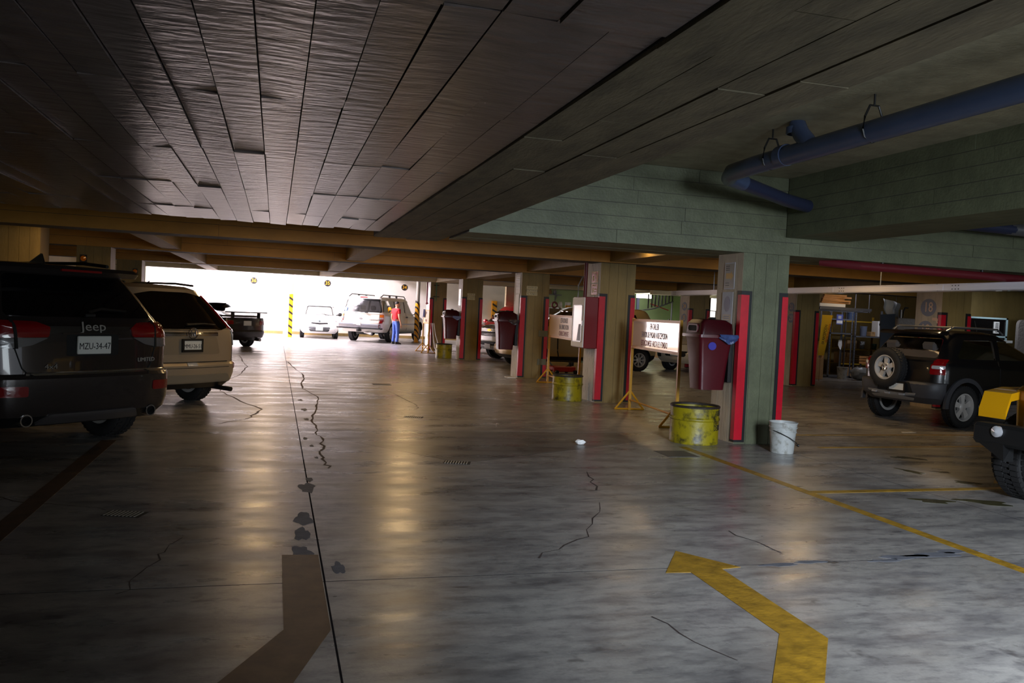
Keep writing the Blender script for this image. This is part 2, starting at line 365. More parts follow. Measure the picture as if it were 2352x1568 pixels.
bx('wall_entrance_left_return', M_lbeam, None, -9, -8.8, -8.3, 0, 0, 3.4, kind='structure')
bx('wall_store_back', M_cream, None, 14.6, 21, 24.6, 24.8, 0, 3.4, kind='structure')

# ------------------------------------------------------------------ columns with red corner guards
def column(x0, x1, y0, y1, top, m_front, m_left, label, guard=True, right=True, gz=1.86):
    t = thing('column', label, 'column', (x0, y0, 0), kind='structure')
    W, D = x1-x0, y1-y0; b = MB(); b.box(.008, W-.008, .008, D-.008, 0, top); b.build('core', M_ceilseam, t, ang=0)
    for k in range(4):
        bx('board', m_front, t, k*W/4+.002, (k+1)*W/4-.002, random.uniform(0, .003), .02, 0, top)
        bx('board', m_left, t, random.uniform(0, .003), .02, k*D/4+.002, (k+1)*D/4-.002, 0, top)
    bx('side_face', m_front, t, W-.02, W, .002, D, 0, top)
    bx('side_face', m_front, t, .002, W, D-.02, D, 0, top)
    if guard:
        e = .004
        for s in ((0, 1) if right else (0,)):
            bk = MB(); rd = MB()
            if s == 0:
                bk.prism([(-e, -e), (.145, -e), (.145, .03), (.03, .03), (.03, .10), (-e, .10)], .02, gz+.05, 'xy')
                rd.prism([(-2*e, -2*e), (.105, -2*e), (.105, .028), (.028, .028), (.028, .075), (-2*e, .075)], .05, gz, 'xy')
            else:
                bk.prism([(W-.12, -e), (W+e, -e), (W+e, .14), (W-.03, .14), (W-.03, .03), (W-.12, .03)], .02, gz+.05, 'xy')
                rd.prism([(W-.075, -2*e), (W+2*e, -2*e), (W+2*e, .1), (W-.028, .1), (W-.028, .028), (W-.075, .028)], .05, gz, 'xy')
            bk.build('guard_border', M_black, t, ang=0); rd.build('guard_stripe', M_red, t, ang=0)
    return t
colA = column(5.56, 6.21, 9.36, 9.98, 2.40, M_green, M_litside, 'nearest concrete column with red corner stripes, maroon bin on its side')
colB = column(5.44, 6.10, 13.84, 14.5, 2.46, M_cream, M_chip, 'concrete column with red corner stripes carrying the fire hose cabinet')
colC = column(5.45, 6.12, 18.78, 19.4, 2.46, M_cream, M_chip, 'concrete column with red corner stripes, parking plate and small hanging maroon bin')
colD = column(5.43, 6.06, 25.1, 25.7, 2.46, M_cream, M_chip, 'concrete column with parking plate behind the far yellow drum')
colE = column(5.35, 5.95, 30.2, 30.9, 2.5, M_cream, M_white, 'far concrete column with a thin pipe on its face beside the court')
col20 = column(12.53, 13.2, 18.5, 19.2, 2.46, M_cream, M_litside, 'concrete column numbered 20 to 23 right of the nearest column')
col18 = column(12.55, 13.25, 13.7, 14.4, 2.46, M_cream, M_litside, 'concrete column numbered 18 and 19 behind the black car')
col24 = column(12.6, 13.3, 24.3, 24.95, 2.46, M_cream, M_litside, 'concrete column numbered 24 and 25 above the white sign board')
for n, (x0, x1, y0, y1) in dict(b=(-4.57, -3.92, 16.2, 16.8), c=(-3.88, -3.25, 18.75, 19.3), d=(-4.2, -3.56, 25.1, 25.7)).items():
    column(x0, x1, y0, y1, 3.33 if n == 'b' else 2.46, M_cream, M_cream, {'b': 'left concrete column rising behind the dark SUV roof', 'c': 'left concrete column seen above the gap between the dark and beige SUVs', 'd': 'left concrete column next to the bright court opening'}[n], guard=False)
# grey clamps on column C
for z0 in (.98, .32):
    bx('clamp_plate', mat('grey_tape', (112, 110, 92), .6), colC, .46, .675, -.012, .02, z0, z0+.14)
pl = bx('base_paper', M_white, colC, -.26, -.05, -.05, .2, 0, .015)

# ------------------------------------------------------------------ floor paint
def paint(name, label, cat, m, out, group=None, h=.002):
    b = MB(); b.prism(out, 0, h, 'xy'); o = b.build(name, m, None, ang=0, label=label, category=cat)
    if group: o['group'] = group
    return o
paint('lane_line', 'long yellow line running from the yellow drum to the lower right', 'road marking', M_yline, [(4.60, -2), (4.70, -2), (4.78, 9.1), (4.68, 9.1)])
paint('bay_line', 'thin yellow bay line reaching the big tyre on the right', 'road marking', M_yline, [(4.76, 6.56), (8.6, 6.68), (8.6, 6.77), (4.76, 6.66)])
paint('bay_line', 'thin yellow bay line just in front of the black car', 'road marking', M_yline, [(6.6, 9.05), (11.5, 9.3), (11.5, 9.38), (6.6, 9.13)])
paint('bay_line', 'faint yellow bay line right behind the white bucket', 'road marking', M_yline, [(6.6, 10.1), (11.5, 10.3), (11.5, 10.36), (6.6, 10.16)])
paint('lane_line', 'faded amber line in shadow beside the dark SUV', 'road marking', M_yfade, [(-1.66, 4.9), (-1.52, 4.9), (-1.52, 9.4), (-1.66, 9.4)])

paint('floor_arrow', 'bright yellow bent arrow painted on the floor, foreground', 'road marking', M_yline,
      [(2.57, 4.96), (2.82, 4.58), (2.68, 4.56), (2.63, 3.46), (2.20, 2.9), (1.95, 2.9), (2.42, 3.55), (2.45, 4.52), (2.29, 4.53)])
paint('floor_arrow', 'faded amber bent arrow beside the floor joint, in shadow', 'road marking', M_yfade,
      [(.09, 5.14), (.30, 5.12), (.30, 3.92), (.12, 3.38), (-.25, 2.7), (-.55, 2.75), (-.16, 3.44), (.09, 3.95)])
paint('bay_line', 'short yellow dash beside the big tyre', 'road marking', M_yline, [(7.1, 6.9), (7.6, 6.95), (7.6, 7.08), (7.25, 7.05)])
M_oil = mat('oil_film', (74, 72, 50), .22, var=.35, vs=8, spec=.5)
def stain(cx, cy, a, d, rz, label):
    pts = []; n = 26; ph = random.random()*6
    for k in range(n):
        t = 2*pi*k/n; r = 1+.22*sin(3*t+ph)+.14*sin(5*t+2*ph)+random.uniform(-.08, .08); x, y = a*r*cos(t), d*r*sin(t)
        pts.append((cx+x*cos(rz)-y*sin(rz), cy+x*sin(rz)+y*cos(rz)))
    paint('oil_stain', label, 'stain', M_oil, pts, h=.0012)
stain(5.72, 6.2, .17, .09, -.3, 'dark green oil puddle touching the bay line left of the big tyre')
stain(7.3, 8.35, .20, .08, -.5, 'brown oil stain farthest back in front of the black car')
stain(6.82, 6.95, .13, .07, -.4, 'greenish oil stain left of the big tyre')
stain(6.2, 6.12, .22, .1, -.6, 'dark wet stain right below the big tyre')
stain(6.65, 7.55, .06, .16, .2, 'thin brown oil trickle between the two larger stains')
stain(7.0, 7.5, .10, .05, -.4, 'small round oil stain behind the greenish one')

# ------------------------------------------------------------------ vehicles
def ringpts(z, yf, yr, w, rf=.28, rr=.22, bf=.14, br=.10, tp=.03):
    zf, zr = z if isinstance(z, tuple) else (z, z)
    rr = min(rr, w*.85); rf = min(rf, w*.85); P = []
    for i in range(9): P.append((-(w-rr)+2*(w-rr)*i/8, yr))
    for i in range(1, 5): a = radians(-90+18*i); P.append((w-rr+rr*cos(a), yr+rr+rr*sin(a)))
    for i in range(9): P.append((w, yr+rr+(yf-rf-yr-rr)*i/8))
    for i in range(1, 5): a = radians(18*i); P.append((w-rf+rf*cos(a), yf-rf+rf*sin(a)))
    for i in range(9): P.append(((w-rf)-2*(w-rf)*i/8, yf))
    for i in range(1, 5): a = radians(90+18*i); P.append((-(w-rf)+rf*cos(a), yf-rf+rf*sin(a)))
    for i in range(9): P.append((-w, yf-rf-(yf-rf-yr-rr)*i/8))
    for i in range(1, 5): a = radians(180+18*i); P.append((-(w-rr)+rr*cos(a), yr+rr+rr*sin(a)))
    h = (yf-yr)/2; ym = (yf+yr)/2; out = []
    for x, y in P:
        t = (y-ym)/h; q = (x/w)**2
        yy = y + br*q*max(0, -t)**3 - bf*q*max(0, t)**3
        out.append(V((x*(1-tp*abs(t)**3), yy, zr+(zf-zr)*(y-yr)/(yf-yr))))
    return out
M_tyre = mat('tyre_rubber', (24, 23, 24), .75, bump=.2, bs=60)
M_alloy = mat('alloy_rim', (196, 192, 188), .35, .25)
M_chrome = mat('chrome', (210, 210, 212), .12, 1.0)
M_glassd = mat('dark_tinted_glass', (10, 9, 11), .04, spec=.7)
M_glassc = glass('clear_car_glass', (.72, .76, .75))
M_glasst = glass('tinted_car_glass', (.30, .33, .33))
M_tail = mat('red_lamp_lens', (120, 5, 12), .12, coat=.6)
M_clearlamp = mat('clear_lamp_lens', (190, 190, 194), .15, .3, coat=.8)
M_amberlamp = mat('amber_lamp_lens', (225, 120, 20), .15, coat=.6)
M_seam = mat('body_gap', (8, 8, 8), .8)
M_plate = mat('plate_white', (214, 214, 208), .5)
M_ink = mat('plate_ink', (26, 24, 30), .6)
M_seat = mat('seat_fabric', (70, 66, 66), .8)
def paintmat(name, col, metal=.0, rough=.28):
    return mat(name, col, rough, metal, coat=.7, var=.03, vs=200)
def wheel_mesh(R, wd, rim, spokes, knob=False):
    b = MB(); h = wd/2; r0 = rim
    prof = [(r0, -h*.78), (r0+.02, -h*.92), ((r0+R)/2, -h), (R-.03, -h*.93), (R-.006, -h*.78)]
    tr = []
    for k in range(4):
        a = -h*.78+k*(h*1.56/4); d = h*1.56/4
        tr += [(R, a+.012), (R, a+d-.012), (R-.012, a+d-.008), (R-.012, a+d+.004)]
    prof += tr[:-1] + [(R-.006, h*.78), (R-.03, h*.93), ((r0+R)/2, h), (r0+.02, h*.92), (r0, h*.78)]
    b.lathe(prof, 36, 'x', closed=True)
    n = 46 if knob else 40
    for k in range(n):
        a = 2*pi*k/n
        if knob: b.X = MX.Rotation(a+.25*2*pi/n, 4, 'X'); b.box(-h*.22, h*.22, -.016, .016, R-.02, R+.018)
        for sd in (-1, 1):
            b.X = MX.Rotation(a+(.5*2*pi/n if sd > 0 else 0), 4, 'X')
            t = .02 if knob else .007; L = h*.5 if knob else h*.42
            x0 = sd*h*.52; b.box(x0-L/2+sd*.0, x0+L/2, -.022 if knob else -.017, .022 if knob else .017, R-.02, R+t)
            if knob: b.box(sd*h*1.0-.012, sd*h*1.0+.012, -.02, .02, R-.075, R-.012)
    b.X = None
    tyre = b.mesh('wheel', M_tyre, 40)
    r = MB(); ox = h*.55
    r.lathe([(rim+.005, -h*.8), (rim+.005, h*.8), (rim-.012, h*.8), (rim-.025, h*.5), (rim-.035, 0), (rim-.04, -h*.8)], 32, 'x', closed=True, mi=0)
    r.lathe([(0, -h*.1), (rim-.04, -h*.1), (rim-.04, -h*.3), (0, -h*.3)], 24, 'x', mi=1)
    for k in range(spokes):
        a = 2*pi*k/spokes
        r.X = MX.Rotation(a, 4, 'X')
        q = rim*.19 if spokes <= 6 else rim*.1
        r.add([(ox, -q*.75, .05), (ox, q*.75, .05), (ox-.015, q*1.25, rim-.012), (ox-.015, -q*1.25, rim-.012), (ox-.05, -q*.75, .05), (ox-.05, q*.75, .05), (ox-.06, q*1.25, rim-.012), (ox-.06, -q*1.25, rim-.012)],
              [(0, 1, 2, 3), (4, 7, 6, 5), (0, 3, 7, 4), (1, 5, 6, 2), (3, 2, 6, 7), (0, 4, 5, 1)], 0)
    r.X = None
    r.lathe([(.075, ox-.06), (.075, ox-.004), (.06, ox+.006), (0, ox+.008)], 20, 'x', mi=0)
    rimm = r.mesh('rim', [M_alloy, M_dark], 35)
    return tyre, rimm
class Car:
    def __init__(s, name, label, loc, th, rings, paint, axles, R, arch, clad=None, cladmat=None, cabin=None, wins=(), zbelt=1.0, group=None, z0=0):
        s.wz = {}
        s.root = thing(name, label, 'pickup truck' if 'pickup' in name else 'car', (loc[0], loc[1], z0), radians(th), group)
        b = MB(); b.loft([ringpts(**r) if isinstance(r, dict) else ringpts(*r) for r in rings])
        for i, f in enumerate(b.f):
            c = sum((b.v[k] for k in f), V())/len(f)
            if clad and c.z < (clad(c.x, c.y) if callable(clad) else clad): b.m[i] = 2
        mats = [paint, M_seam, cladmat or M_dark]
        me0 = b.mesh('body', mats, 0)
        s.bvh = BVHTree.FromPolygons([v.co for v in me0.vertices], [tuple(p.vertices) for p in me0.polygons])
        tmp = link('tmp', me0); cut = []
        def cutter(c):
            o = link('cut', c.mesh('cut', mats, 0)); cut.append(o); o.hide_render = True
            md = tmp.modifiers.new('b', 'BOOLEAN'); md.operation = 'DIFFERENCE'; md.solver = 'EXACT'; md.object = o
        for y, z, r in arch:
            for sd in (-1, 1):
                c = MB(); c.cyl((sd*(s_w(rings)-.30), y, z), (sd*3, y, z), r, n=28, mi=1); cutter(c)
        if cabin:
            c = MB(); c.loft([ringpts(*r) for r in cabin], mi=1); cutter(c)
            for d, out in wins:
                c = MB(); q = [V((0, 0))]
                ym = sum(r[1]+r[2] for r in cabin)/2/len(cabin)
                if d == 'side': c.prism(out, -3, 3, 'yz', 1)
                elif d == 'rear': c.prism(out, -4, ym, 'xz', 1)
                else: c.prism(out, ym, 6, 'xz', 1)
                cutter(c)
        dg = bpy.context.evaluated_depsgraph_get(); me = bpy.data.meshes.new_from_object(tmp.evaluated_get(dg))
        for o in cut + [tmp]: bpy.data.objects.remove(o)
        me.name = 'body'; me.shade_smooth(); me.set_sharp_from_angle(angle=radians(28))
        s.body = link('body', me, s.root)
        if R:
            ty, ri = wheel_mesh(*R)
            for y in axles[1:]:
                for sd in (-1, 1):
                    wl = link('wheel', ty, s.root, (sd*axles[0], y, R[0]), (0, 0, 0 if sd > 0 else pi)); link('rim', ri, wl)
    def ray(s, d, u, v):
        o, k = {'rear': (V((u, -9, v)), V((0, 1, 0))), 'front': (V((u, 9, v)), V((0, -1, 0))), 'left': (V((-5, u, v)), V((1, 0, 0))), 'right': (V((5, u, v)), V((-1, 0, 0))), 'top': (V((u, v, 5)), V((0, 0, -1)))}[d]
        if d in ('rear', 'front'):
            kz = (d, round(v, 2))
            if kz not in s.wz:
                y0 = s.bvh.ray_cast(V((.0, -9 if d == 'rear' else 9, v)), k)[0]; y0 = y0.y if y0 else 0
                hh = s.bvh.ray_cast(V((5, y0+k.y*.34, v)), V((-1, 0, 0)))[0]
                y1 = s.bvh.ray_cast(V(((hh.x if hh else .8)-.24, -9 if d == 'rear' else 9, v)), k)[0]
                s.wz[kz] = (hh.x if hh else .8, y1.y if y1 else y0)
            wz, y1 = s.wz[kz]; r = .22
            if abs(u) > wz-r:
                a = min((abs(u)-wz+r)/r, 1.5); sg = 1 if u > 0 else -1
                c = V((sg*(wz-r), y1+k.y*r, v)); k = V((-sg*sin(a), k.y*cos(a), 0)); o = c-k*4
        h = s.bvh.ray_cast(o, k)
        if h[0] is None:
            mid = {'rear': V((u, -1.0, v)), 'front': V((u, 3.5, v)), 'left': V((-.9, u, v)), 'right': V((.9, u, v)), 'top': V((u, v, 1.6))}[d]
            h = s.bvh.find_nearest(mid)
        n = h[1]
        if n.dot(k) > 0: n = -n
        return h[0], n
    def decal(s, name, m, d, out, off=.006, th=.02, r=0, parent=None, lev=(1, .85, .65, .4, .2), **kw):
        if r: out = rpoly(out, r)
        o2 = []
        for i in range(len(out)):
            a, c = out[i], out[(i+1) % len(out)]; nn = max(1, int(hypot(c[0]-a[0], c[1]-a[1])/.06)+(len(out) < 9))
            for k in range(nn): o2.append((a[0]+(c[0]-a[0])*k/nn, a[1]+(c[1]-a[1])*k/nn))
        out = o2
        cx, cy = sum(p[0] for p in out)/len(out), sum(p[1] for p in out)/len(out); n = len(out); b = MB(); vs = []
        for f in lev:
            for u, v in out:
                p, q = s.ray(d, cx+(u-cx)*f, cy+(v-cy)*f); vs.append(p+q*off)
        p, q = s.ray(d, cx, cy); vs.append(p+q*off); C = len(vs)-1
        fs = [(k*n+i, k*n+(i+1) % n, (k+1)*n+(i+1) % n, (k+1)*n+i) for k in range(len(lev)-1) for i in range(n)]
        fs += [((len(lev)-1)*n+i, (len(lev)-1)*n+(i+1) % n, C) for i in range(n)]
        for u, v in out:
            p, q = s.ray(d, u, v); vs.append(p-q*th)
        fs += [(i, C+1+i, C+1+(i+1) % n, (i+1) % n) for i in range(n)]
        b.add(vs, fs); return b.build(name, m, parent or s.root, ang=40, **kw)
    def strip(s, name, m, d, pts, wd=.008, off=.003, parent=None):
        b = MB(); P = []
        for i in range(len(pts)-1):
            a, c = pts[i], pts[i+1]
            for k in range(8): P.append((a[0]+(c[0]-a[0])*k/8, a[1]+(c[1]-a[1])*k/8))
        P.append(pts[-1]); b.tube([s.ray(d, u, v)[0] for u, v in P], wd/2+off, 5); return b.build(name, m, parent or s.root)
    def at(s, d, u, v, off=0):
        p, n = s.ray(d, u, v); return p+n*off, n
    def text(s, name, body, size, m, d, u, v, sx=1, off=.008, parent=None, tilt=True):
        p, n = s.ray(d, u, v); p = p+n*off
        z = n if tilt else {'rear': V((0, -1, 0)), 'front': V((0, 1, 0)), 'right': V((1, 0, 0)), 'left': V((-1, 0, 0))}[d]
        x = V((0, 0, 1)).cross(z).normalized(); y = z.cross(x)
        o = text(name, body, size, m, parent or s.root, sx=sx, depth=.003); o.matrix_local = MX.Translation(p) @ MX((x, y, z)).transposed().to_4x4(); return o
    def plate(s, d, u, v, body, off=.012, wd=.30, ht=.15, dark=False, parent=None, tilt=False, inkm=None):
        p, n = s.ray(d, u, v); z = n if tilt else V((n.x, n.y, 0)).normalized()
        x = V((0, 0, 1)).cross(z).normalized(); y = z.cross(x); p = p+z*off
        b = MB(); b.cbox(-wd/2, wd/2, -ht/2, ht/2, -.02, .004, .006); o = b.build('licence_plate', M_plate, s.root); o.matrix_local = MX.Translation(p) @ MX((x, y, z)).transposed().to_4x4()
        if dark:
            f = MB()
            for q in ((-wd/2-.015, wd/2+.015, ht/2-.012, ht/2+.015), (-wd/2-.015, wd/2+.015, -ht/2-.015, -ht/2+.02), (-wd/2-.015, -wd/2+.012, -ht/2, ht/2), (wd/2-.012, wd/2+.015, -ht/2, ht/2)): f.box(q[0], q[1], q[2], q[3], -.018, .009)
            f.build('plate_frame', M_dark, o, ang=0)
        if body: text('plate_number', body, ht*.52, inkm or M_ink, o, (0, -.012, .005), depth=.001, sx=.78 if len(body) > 7 else .9)
        return o
    def pane(s, m, d, out, off=-.012, r=.05, name='window'):
        return s.decal(name, m, d, out, off, .004, r)
    def lathe_at(s, name, m, d, u, v, prof, n=20, parent=None, off=0, tilt=False):
        p, nn = s.ray(d, u, v); z = nn if tilt else {'rear': V((0, -1, 0)), 'front': V((0, 1, 0))}.get(d, nn)
        b = MB(); b.lathe(prof, n); o = b.build(name, m, parent or s.root); o.matrix_local = MX.Translation(p+z*off) @ z.to_track_quat('Z', 'Y').to_matrix().to_4x4(); return o
    def mirror(s, y, z, m, sx=1, sides=(-1, 1)):
        for sd in sides:
            p, n = s.ray('left' if sd < 0 else 'right', y, z); x = p.x
            b = MB(); b.ball((x+sd*.15, y+.03, z+.05), (.11, .055, .075), 14); b.cbox(min(x-sd*.02, x+sd*.1), max(x-sd*.02, x+sd*.1), y+.01, y+.06, z, z+.035, .01); o = b.build('wing_mirror', m, s.root)
            bx('mirror_glass', M_chrome, o, x+sd*.15-.085, x+sd*.15+.085, y-.025, y-.018, z-.005, z+.1)
    def seats(s, ys, z=.55, xs=(-.36, .36), m=None):
        for y in ys:
            for x in xs:
                b = MB(); b.cbox(x-.24, x+.24, y-.08, y+.45, z, z+.18, .05); b.X = MX.Translation((x, y-.1, z+.1)) @ MX.Rotation(.22, 4, 'X'); b.cbox(-.23, .23, -.06, .06, 0, .58, .05); b.cbox(-.13, .13, -.045, .045, .62, .82, .04); b.X = None
                b.build('seat', m or M_seat, s.root)
def s_w(rings):
    return max((r['w'] if isinstance(r, dict) else r[3]) for r in rings)
def body_rings(rear, front, w, H, zb=.68, hood=.98, belt=1.03, cowl=2.4, hoodf=.82, wt=1.7, rw0=-.75, rw1=-.45, rw=.66, deck=None, z0=.25, tpf=.04, step=.05, mid=None):
    r, f = rear, front
    R = [(z0, f-.16, r+.16, w-.10, .25, .2, .12, .06, tpf), (z0+.10, f-.04, r+.04, w-.03, .3, .22, .14, .08, tpf), (z0+.2, f, r+.01, w-.005, .3, .22, .14, .09, tpf),
         (zb-.03, f-.005, r, w, .3, .22, .14, .1, tpf), (zb, f-.02, r+.02, w, .3, .22, .14, .1, tpf), (zb+.01, f-.04, r+step, w, .3, .22, .14, .1, tpf),
         ((hoodf-.06, (zb+belt)/2), f-.08, r+step+.01, w, .3, .2, .16, .1, tpf), ((hoodf, belt-.09), f-.16, r+step+.02, w-.005, .34, .2, .2, .1, tpf)]
    if deck is None:
        R += [((hoodf+.06, belt-.03), f-.34, r+step+.03, w-.02, .4, .2, .22, .1, tpf), ((hood, belt-.005), cowl+.1, rw0-.02, w-.05, .4, .2, .2, .1, .02)]
    else:
        R += [((hoodf+.06, belt-.02), f-.34, r+step+.05, w-.02, .4, .25, .22, .1, tpf), ((hood, belt+.0), cowl+.1, rw0-.04, w-.06, .4, .3, .2, .1, .02)]
    k = .55
    R += [(belt+.035, cowl-.04, rw0+.01, w-.075, .42, .2, .2, .1, .02)]
    z1 = H-.13
    R += [(belt+.035+(z1-belt-.035)*k, cowl-.04+(wt+.1-cowl+.04)*k, rw0+(rw1-rw0)*k, (w-.075)+(rw+.055-w+.075)*k*.92, .36, .2, .18, .09, .02)]
    R += [(z1, wt+.1, rw1, rw+.055, .3, .2, .16, .08, .02), (H-.055, wt-.06, rw1+.05, rw, .3, .2, .14, .08, .02), (H-.015, wt-.3, min(rw1+.16, wt-.75), rw-.1, .3, .2, .1, .06, .02), (H, wt-.55, min(rw1+.42, wt-.95), rw-.3, .2, .15, .06, .04, .02)]
    return R
def cabin_rings(rings, belt, H, ins=.055):
    g = [r for r in rings if not isinstance(r[0], tuple) and r[0] >= belt and r[0] < H-.02]
    a = g[0]; C = [(.42, a[1]-.25, a[2]+.3, a[3]-.06, .3, .2, .1, .05, .02), (belt-.06, a[1]-.12, a[2]+.12, a[3]-.05, .35, .2, .15, .08, .02)]
    for r in g: C.append((min(r[0], H-.055), r[1]-ins-.03, r[2]+ins, r[3]-ins, r[4], r[5], r[6], r[7], r[8]))
    z = C[-1]; 
    if C[-1][0]-C[-2][0] < .02: C.pop()
    return C

P_jeep = paintmat('dark_umber_car_paint', (52, 46, 45), .45, .25)
P_champ = paintmat('champagne_car_paint', (176, 160, 138), .5, .3)
P_wht = paintmat('white_car_paint', (236, 236, 238))
P_blk = paintmat('black_car_paint', (14, 14, 17))
P_red = paintmat('red_car_paint', (170, 18, 30))
P_gold = paintmat('gold_beige_car_paint', (190, 166, 120), .5)
P_beige = paintmat('pearl_beige_car_paint', (214, 200, 176), .2)
P_yel = paintmat('yellow_car_paint', (196, 140, 10))
P_silver = paintmat('silver_beige_car_paint', (196, 190, 178), .3)

def rect(a, b, c, d): return [(a, c), (b, c), (b, d), (a, d)]
def std_side(c, belt, H, cowl, wt, rw0, rw1, glassm, split, p=.05, mirror_m=None, sides=('left', 'right'), handles=True, zs=.5, cut=False):
    """side windows, door gaps and handles; split = y positions of the pillars, front to rear"""
    z0, z1 = belt+.045, H-.16; ys = [cowl-.12]+list(split)+[rw0+.12]; tops = [wt+.02]+list(split)+[rw1+.12]
    outs = []
    for i in range(len(ys)-1):
        outs.append([(ys[i]-.03, z0), (tops[i]-.03, z1), (tops[i+1]+.04, z1), (ys[i+1]+.04, z0)])
    for sd in sides:
        for o in outs: c.pane(glassm, sd, o, -.012 if cut else .004, .06, 'side_window')
        if handles:
            for yv in split[:2]:
                c.strip('door_gap', M_seam, sd, [(yv, belt), (yv, zs), (yv+.05, .36)], .006)
                b = c.decal('door_handle', M_chrome if glassm is M_glassd else M_dark, sd, rect(yv+.06, yv+.24, belt-.16, belt-.13), .03, .02)
            c.strip('sill_gap', M_seam, sd, [(cowl-.1, belt), (cowl-.15, .36), (split[-1] if len(split) > 2 else rw0+.55, .36)], .006)
    return outs

# ---- dark SUV on the left
H = 1.76
R = body_rings(-1.0, 3.78, .965, H, zb=.76, hood=1.13, belt=1.22, cowl=2.45, hoodf=1.0, wt=1.75, rw0=-.84, rw1=-.52, rw=.66, z0=.30, step=.07)
jeep = Car('suv', 'dark umber SUV parked at an angle at the left edge, plate MZU-34-47', (-2.25, 9.2), 45, R, P_jeep, (.80, 0, 2.9), (.385, .265, .25, 7), [(0, .40, .45), (2.9, .40, .45)], clad=.40)
std_side(jeep, 1.22, H, 2.45, 1.75, -.84, -.52, M_glassd, (1.35, .35))
jeep.decal('rear_window', M_glassd, 'rear', [(-.74, 1.27), (.74, 1.27), (.60, 1.64), (-.60, 1.64)], .006, .02, .06)
b = MB(); sp = [ringpts(1.655, -.30, -.66, .69, .1, .12, .02, .10), ringpts(1.70, -.28, -.70, .70, .1, .12, .02, .10), ringpts(1.735, -.2, -.66, .68, .1, .12, .02, .10)]
b.loft(sp); b.build('roof_spoiler', P_jeep, jeep.root); bx('brake_lamp', M_tail, jeep.root, -.2, .2, -.715, -.69, 1.685, 1.705)
for sd in (-1, 1):
    t = jeep.decal('tail_lamp', M_tail, 'rear', [(sd*.40, 1.18), (sd*.52, 1.22), (sd*.99, 1.23), (sd*.99, 1.08), (sd*.42, 1.09)], .014, .03, .02)
    jeep.decal('reverse_lamp', mat('smoked_lens', (104, 102, 104), .2, .2, coat=.5), 'rear', [(sd*.42, 1.085), (sd*.985, 1.075), (sd*.985, .99), (sd*.70, .995), (sd*.56, 1.02)], .012, .03, .02, parent=t)
    jeep.strip('lamp_seam', M_seam, 'rear', [(sd*.70, 1.24), (sd*.69, .99)], .008, .018, t)
    jeep.strip('tailgate_gap', M_seam, 'rear', [(sd*.70, 1.24), (sd*.70, 1.0), (sd*.64, .82), (sd*.56, .74)], .008)
    jeep.decal('bumper_reflector', M_tail, 'rear', rect(sd*.62, sd*.86, .58, .67), .008, .02, .02)
    jeep.lathe_at('exhaust_tip', M_chrome, 'rear', sd*.62, .37, [(.052, -.1), (.055, .05), (.045, .05), (.040, -.08)], 18)
    b = MB(); b.tube([(sd*.60, 1.65, 1.725), (sd*.62, 1.4, 1.79), (sd*.62, .2, 1.80), (sd*.58, -.25, 1.77)], .018, 8); b.build('roof_rail', M_dark, jeep.root)
jeep.decal('bumper_trim', M_chrome, 'rear', rect(-.62, .86, .765, .785), .012, .02)
jeep.decal('lower_valance', mat('bumper_grey', (70, 66, 66), .4), 'rear', [(-.52, .33), (.52, .33), (.42, .42), (-.42, .42)], .02, .03, .03)
jeep.text('emblem_lettering', 'Jeep', .12, mat('badge_silver', (170, 166, 160), .35, .3), 'rear', 0, 1.185, 1.25)
jeep.text('badge_lettering', '4x4', .06, mat('dull_chrome', (120, 116, 110), .4, .8), 'rear', -.40, .83, 1.3); jeep.text('badge_lettering', 'LIMITED', .055, mat('badge_silver', (170, 166, 160), .35, .3), 'rear', .58, .87, 1.1)
jeep.decal('plate_recess', M_seam, 'rear', rect(-.26, .26, .92, 1.115), .001, .01, .03)
jeep.plate('rear', 0, 1.02, 'MZU-34-47', .016, .34, .165)
jeep.decal('handle_bar', P_jeep, 'rear', rect(-.3, .3, 1.115, 1.13), .02, .02, .005)
b = MB(); b.tube([jeep.at('rear', 0, 1.30, .03)[0], jeep.at('rear', .15, 1.33, .035)[0], jeep.at('rear', .42, 1.315, .03)[0]], [.018, .014, .008], 8); b.cbox(-.05, .05, -.87, -.82, 1.27, 1.31, .01); b.build('rear_wiper', M_dark, jeep.root)
b = MB(); b.add([(-.012, -.12, 1.76), (.012, -.12, 1.76), (.012, .14, 1.76), (-.012, .14, 1.76), (0, -.06, 1.86), (0, -.09, 1.855)], [(0, 1, 2, 3), (0, 1, 5), (1, 2, 4, 5), (2, 3, 4), (3, 0, 5, 4)]); b.build('roof_antenna', P_jeep, jeep.root)
jeep.decal('windshield', M_glassd, 'front', [(-.70, 1.28), (.70, 1.28), (.58, 1.60), (-.58, 1.60)], .004, .02, .05)
jeep.mirror(2.0, 1.2, P_jeep)

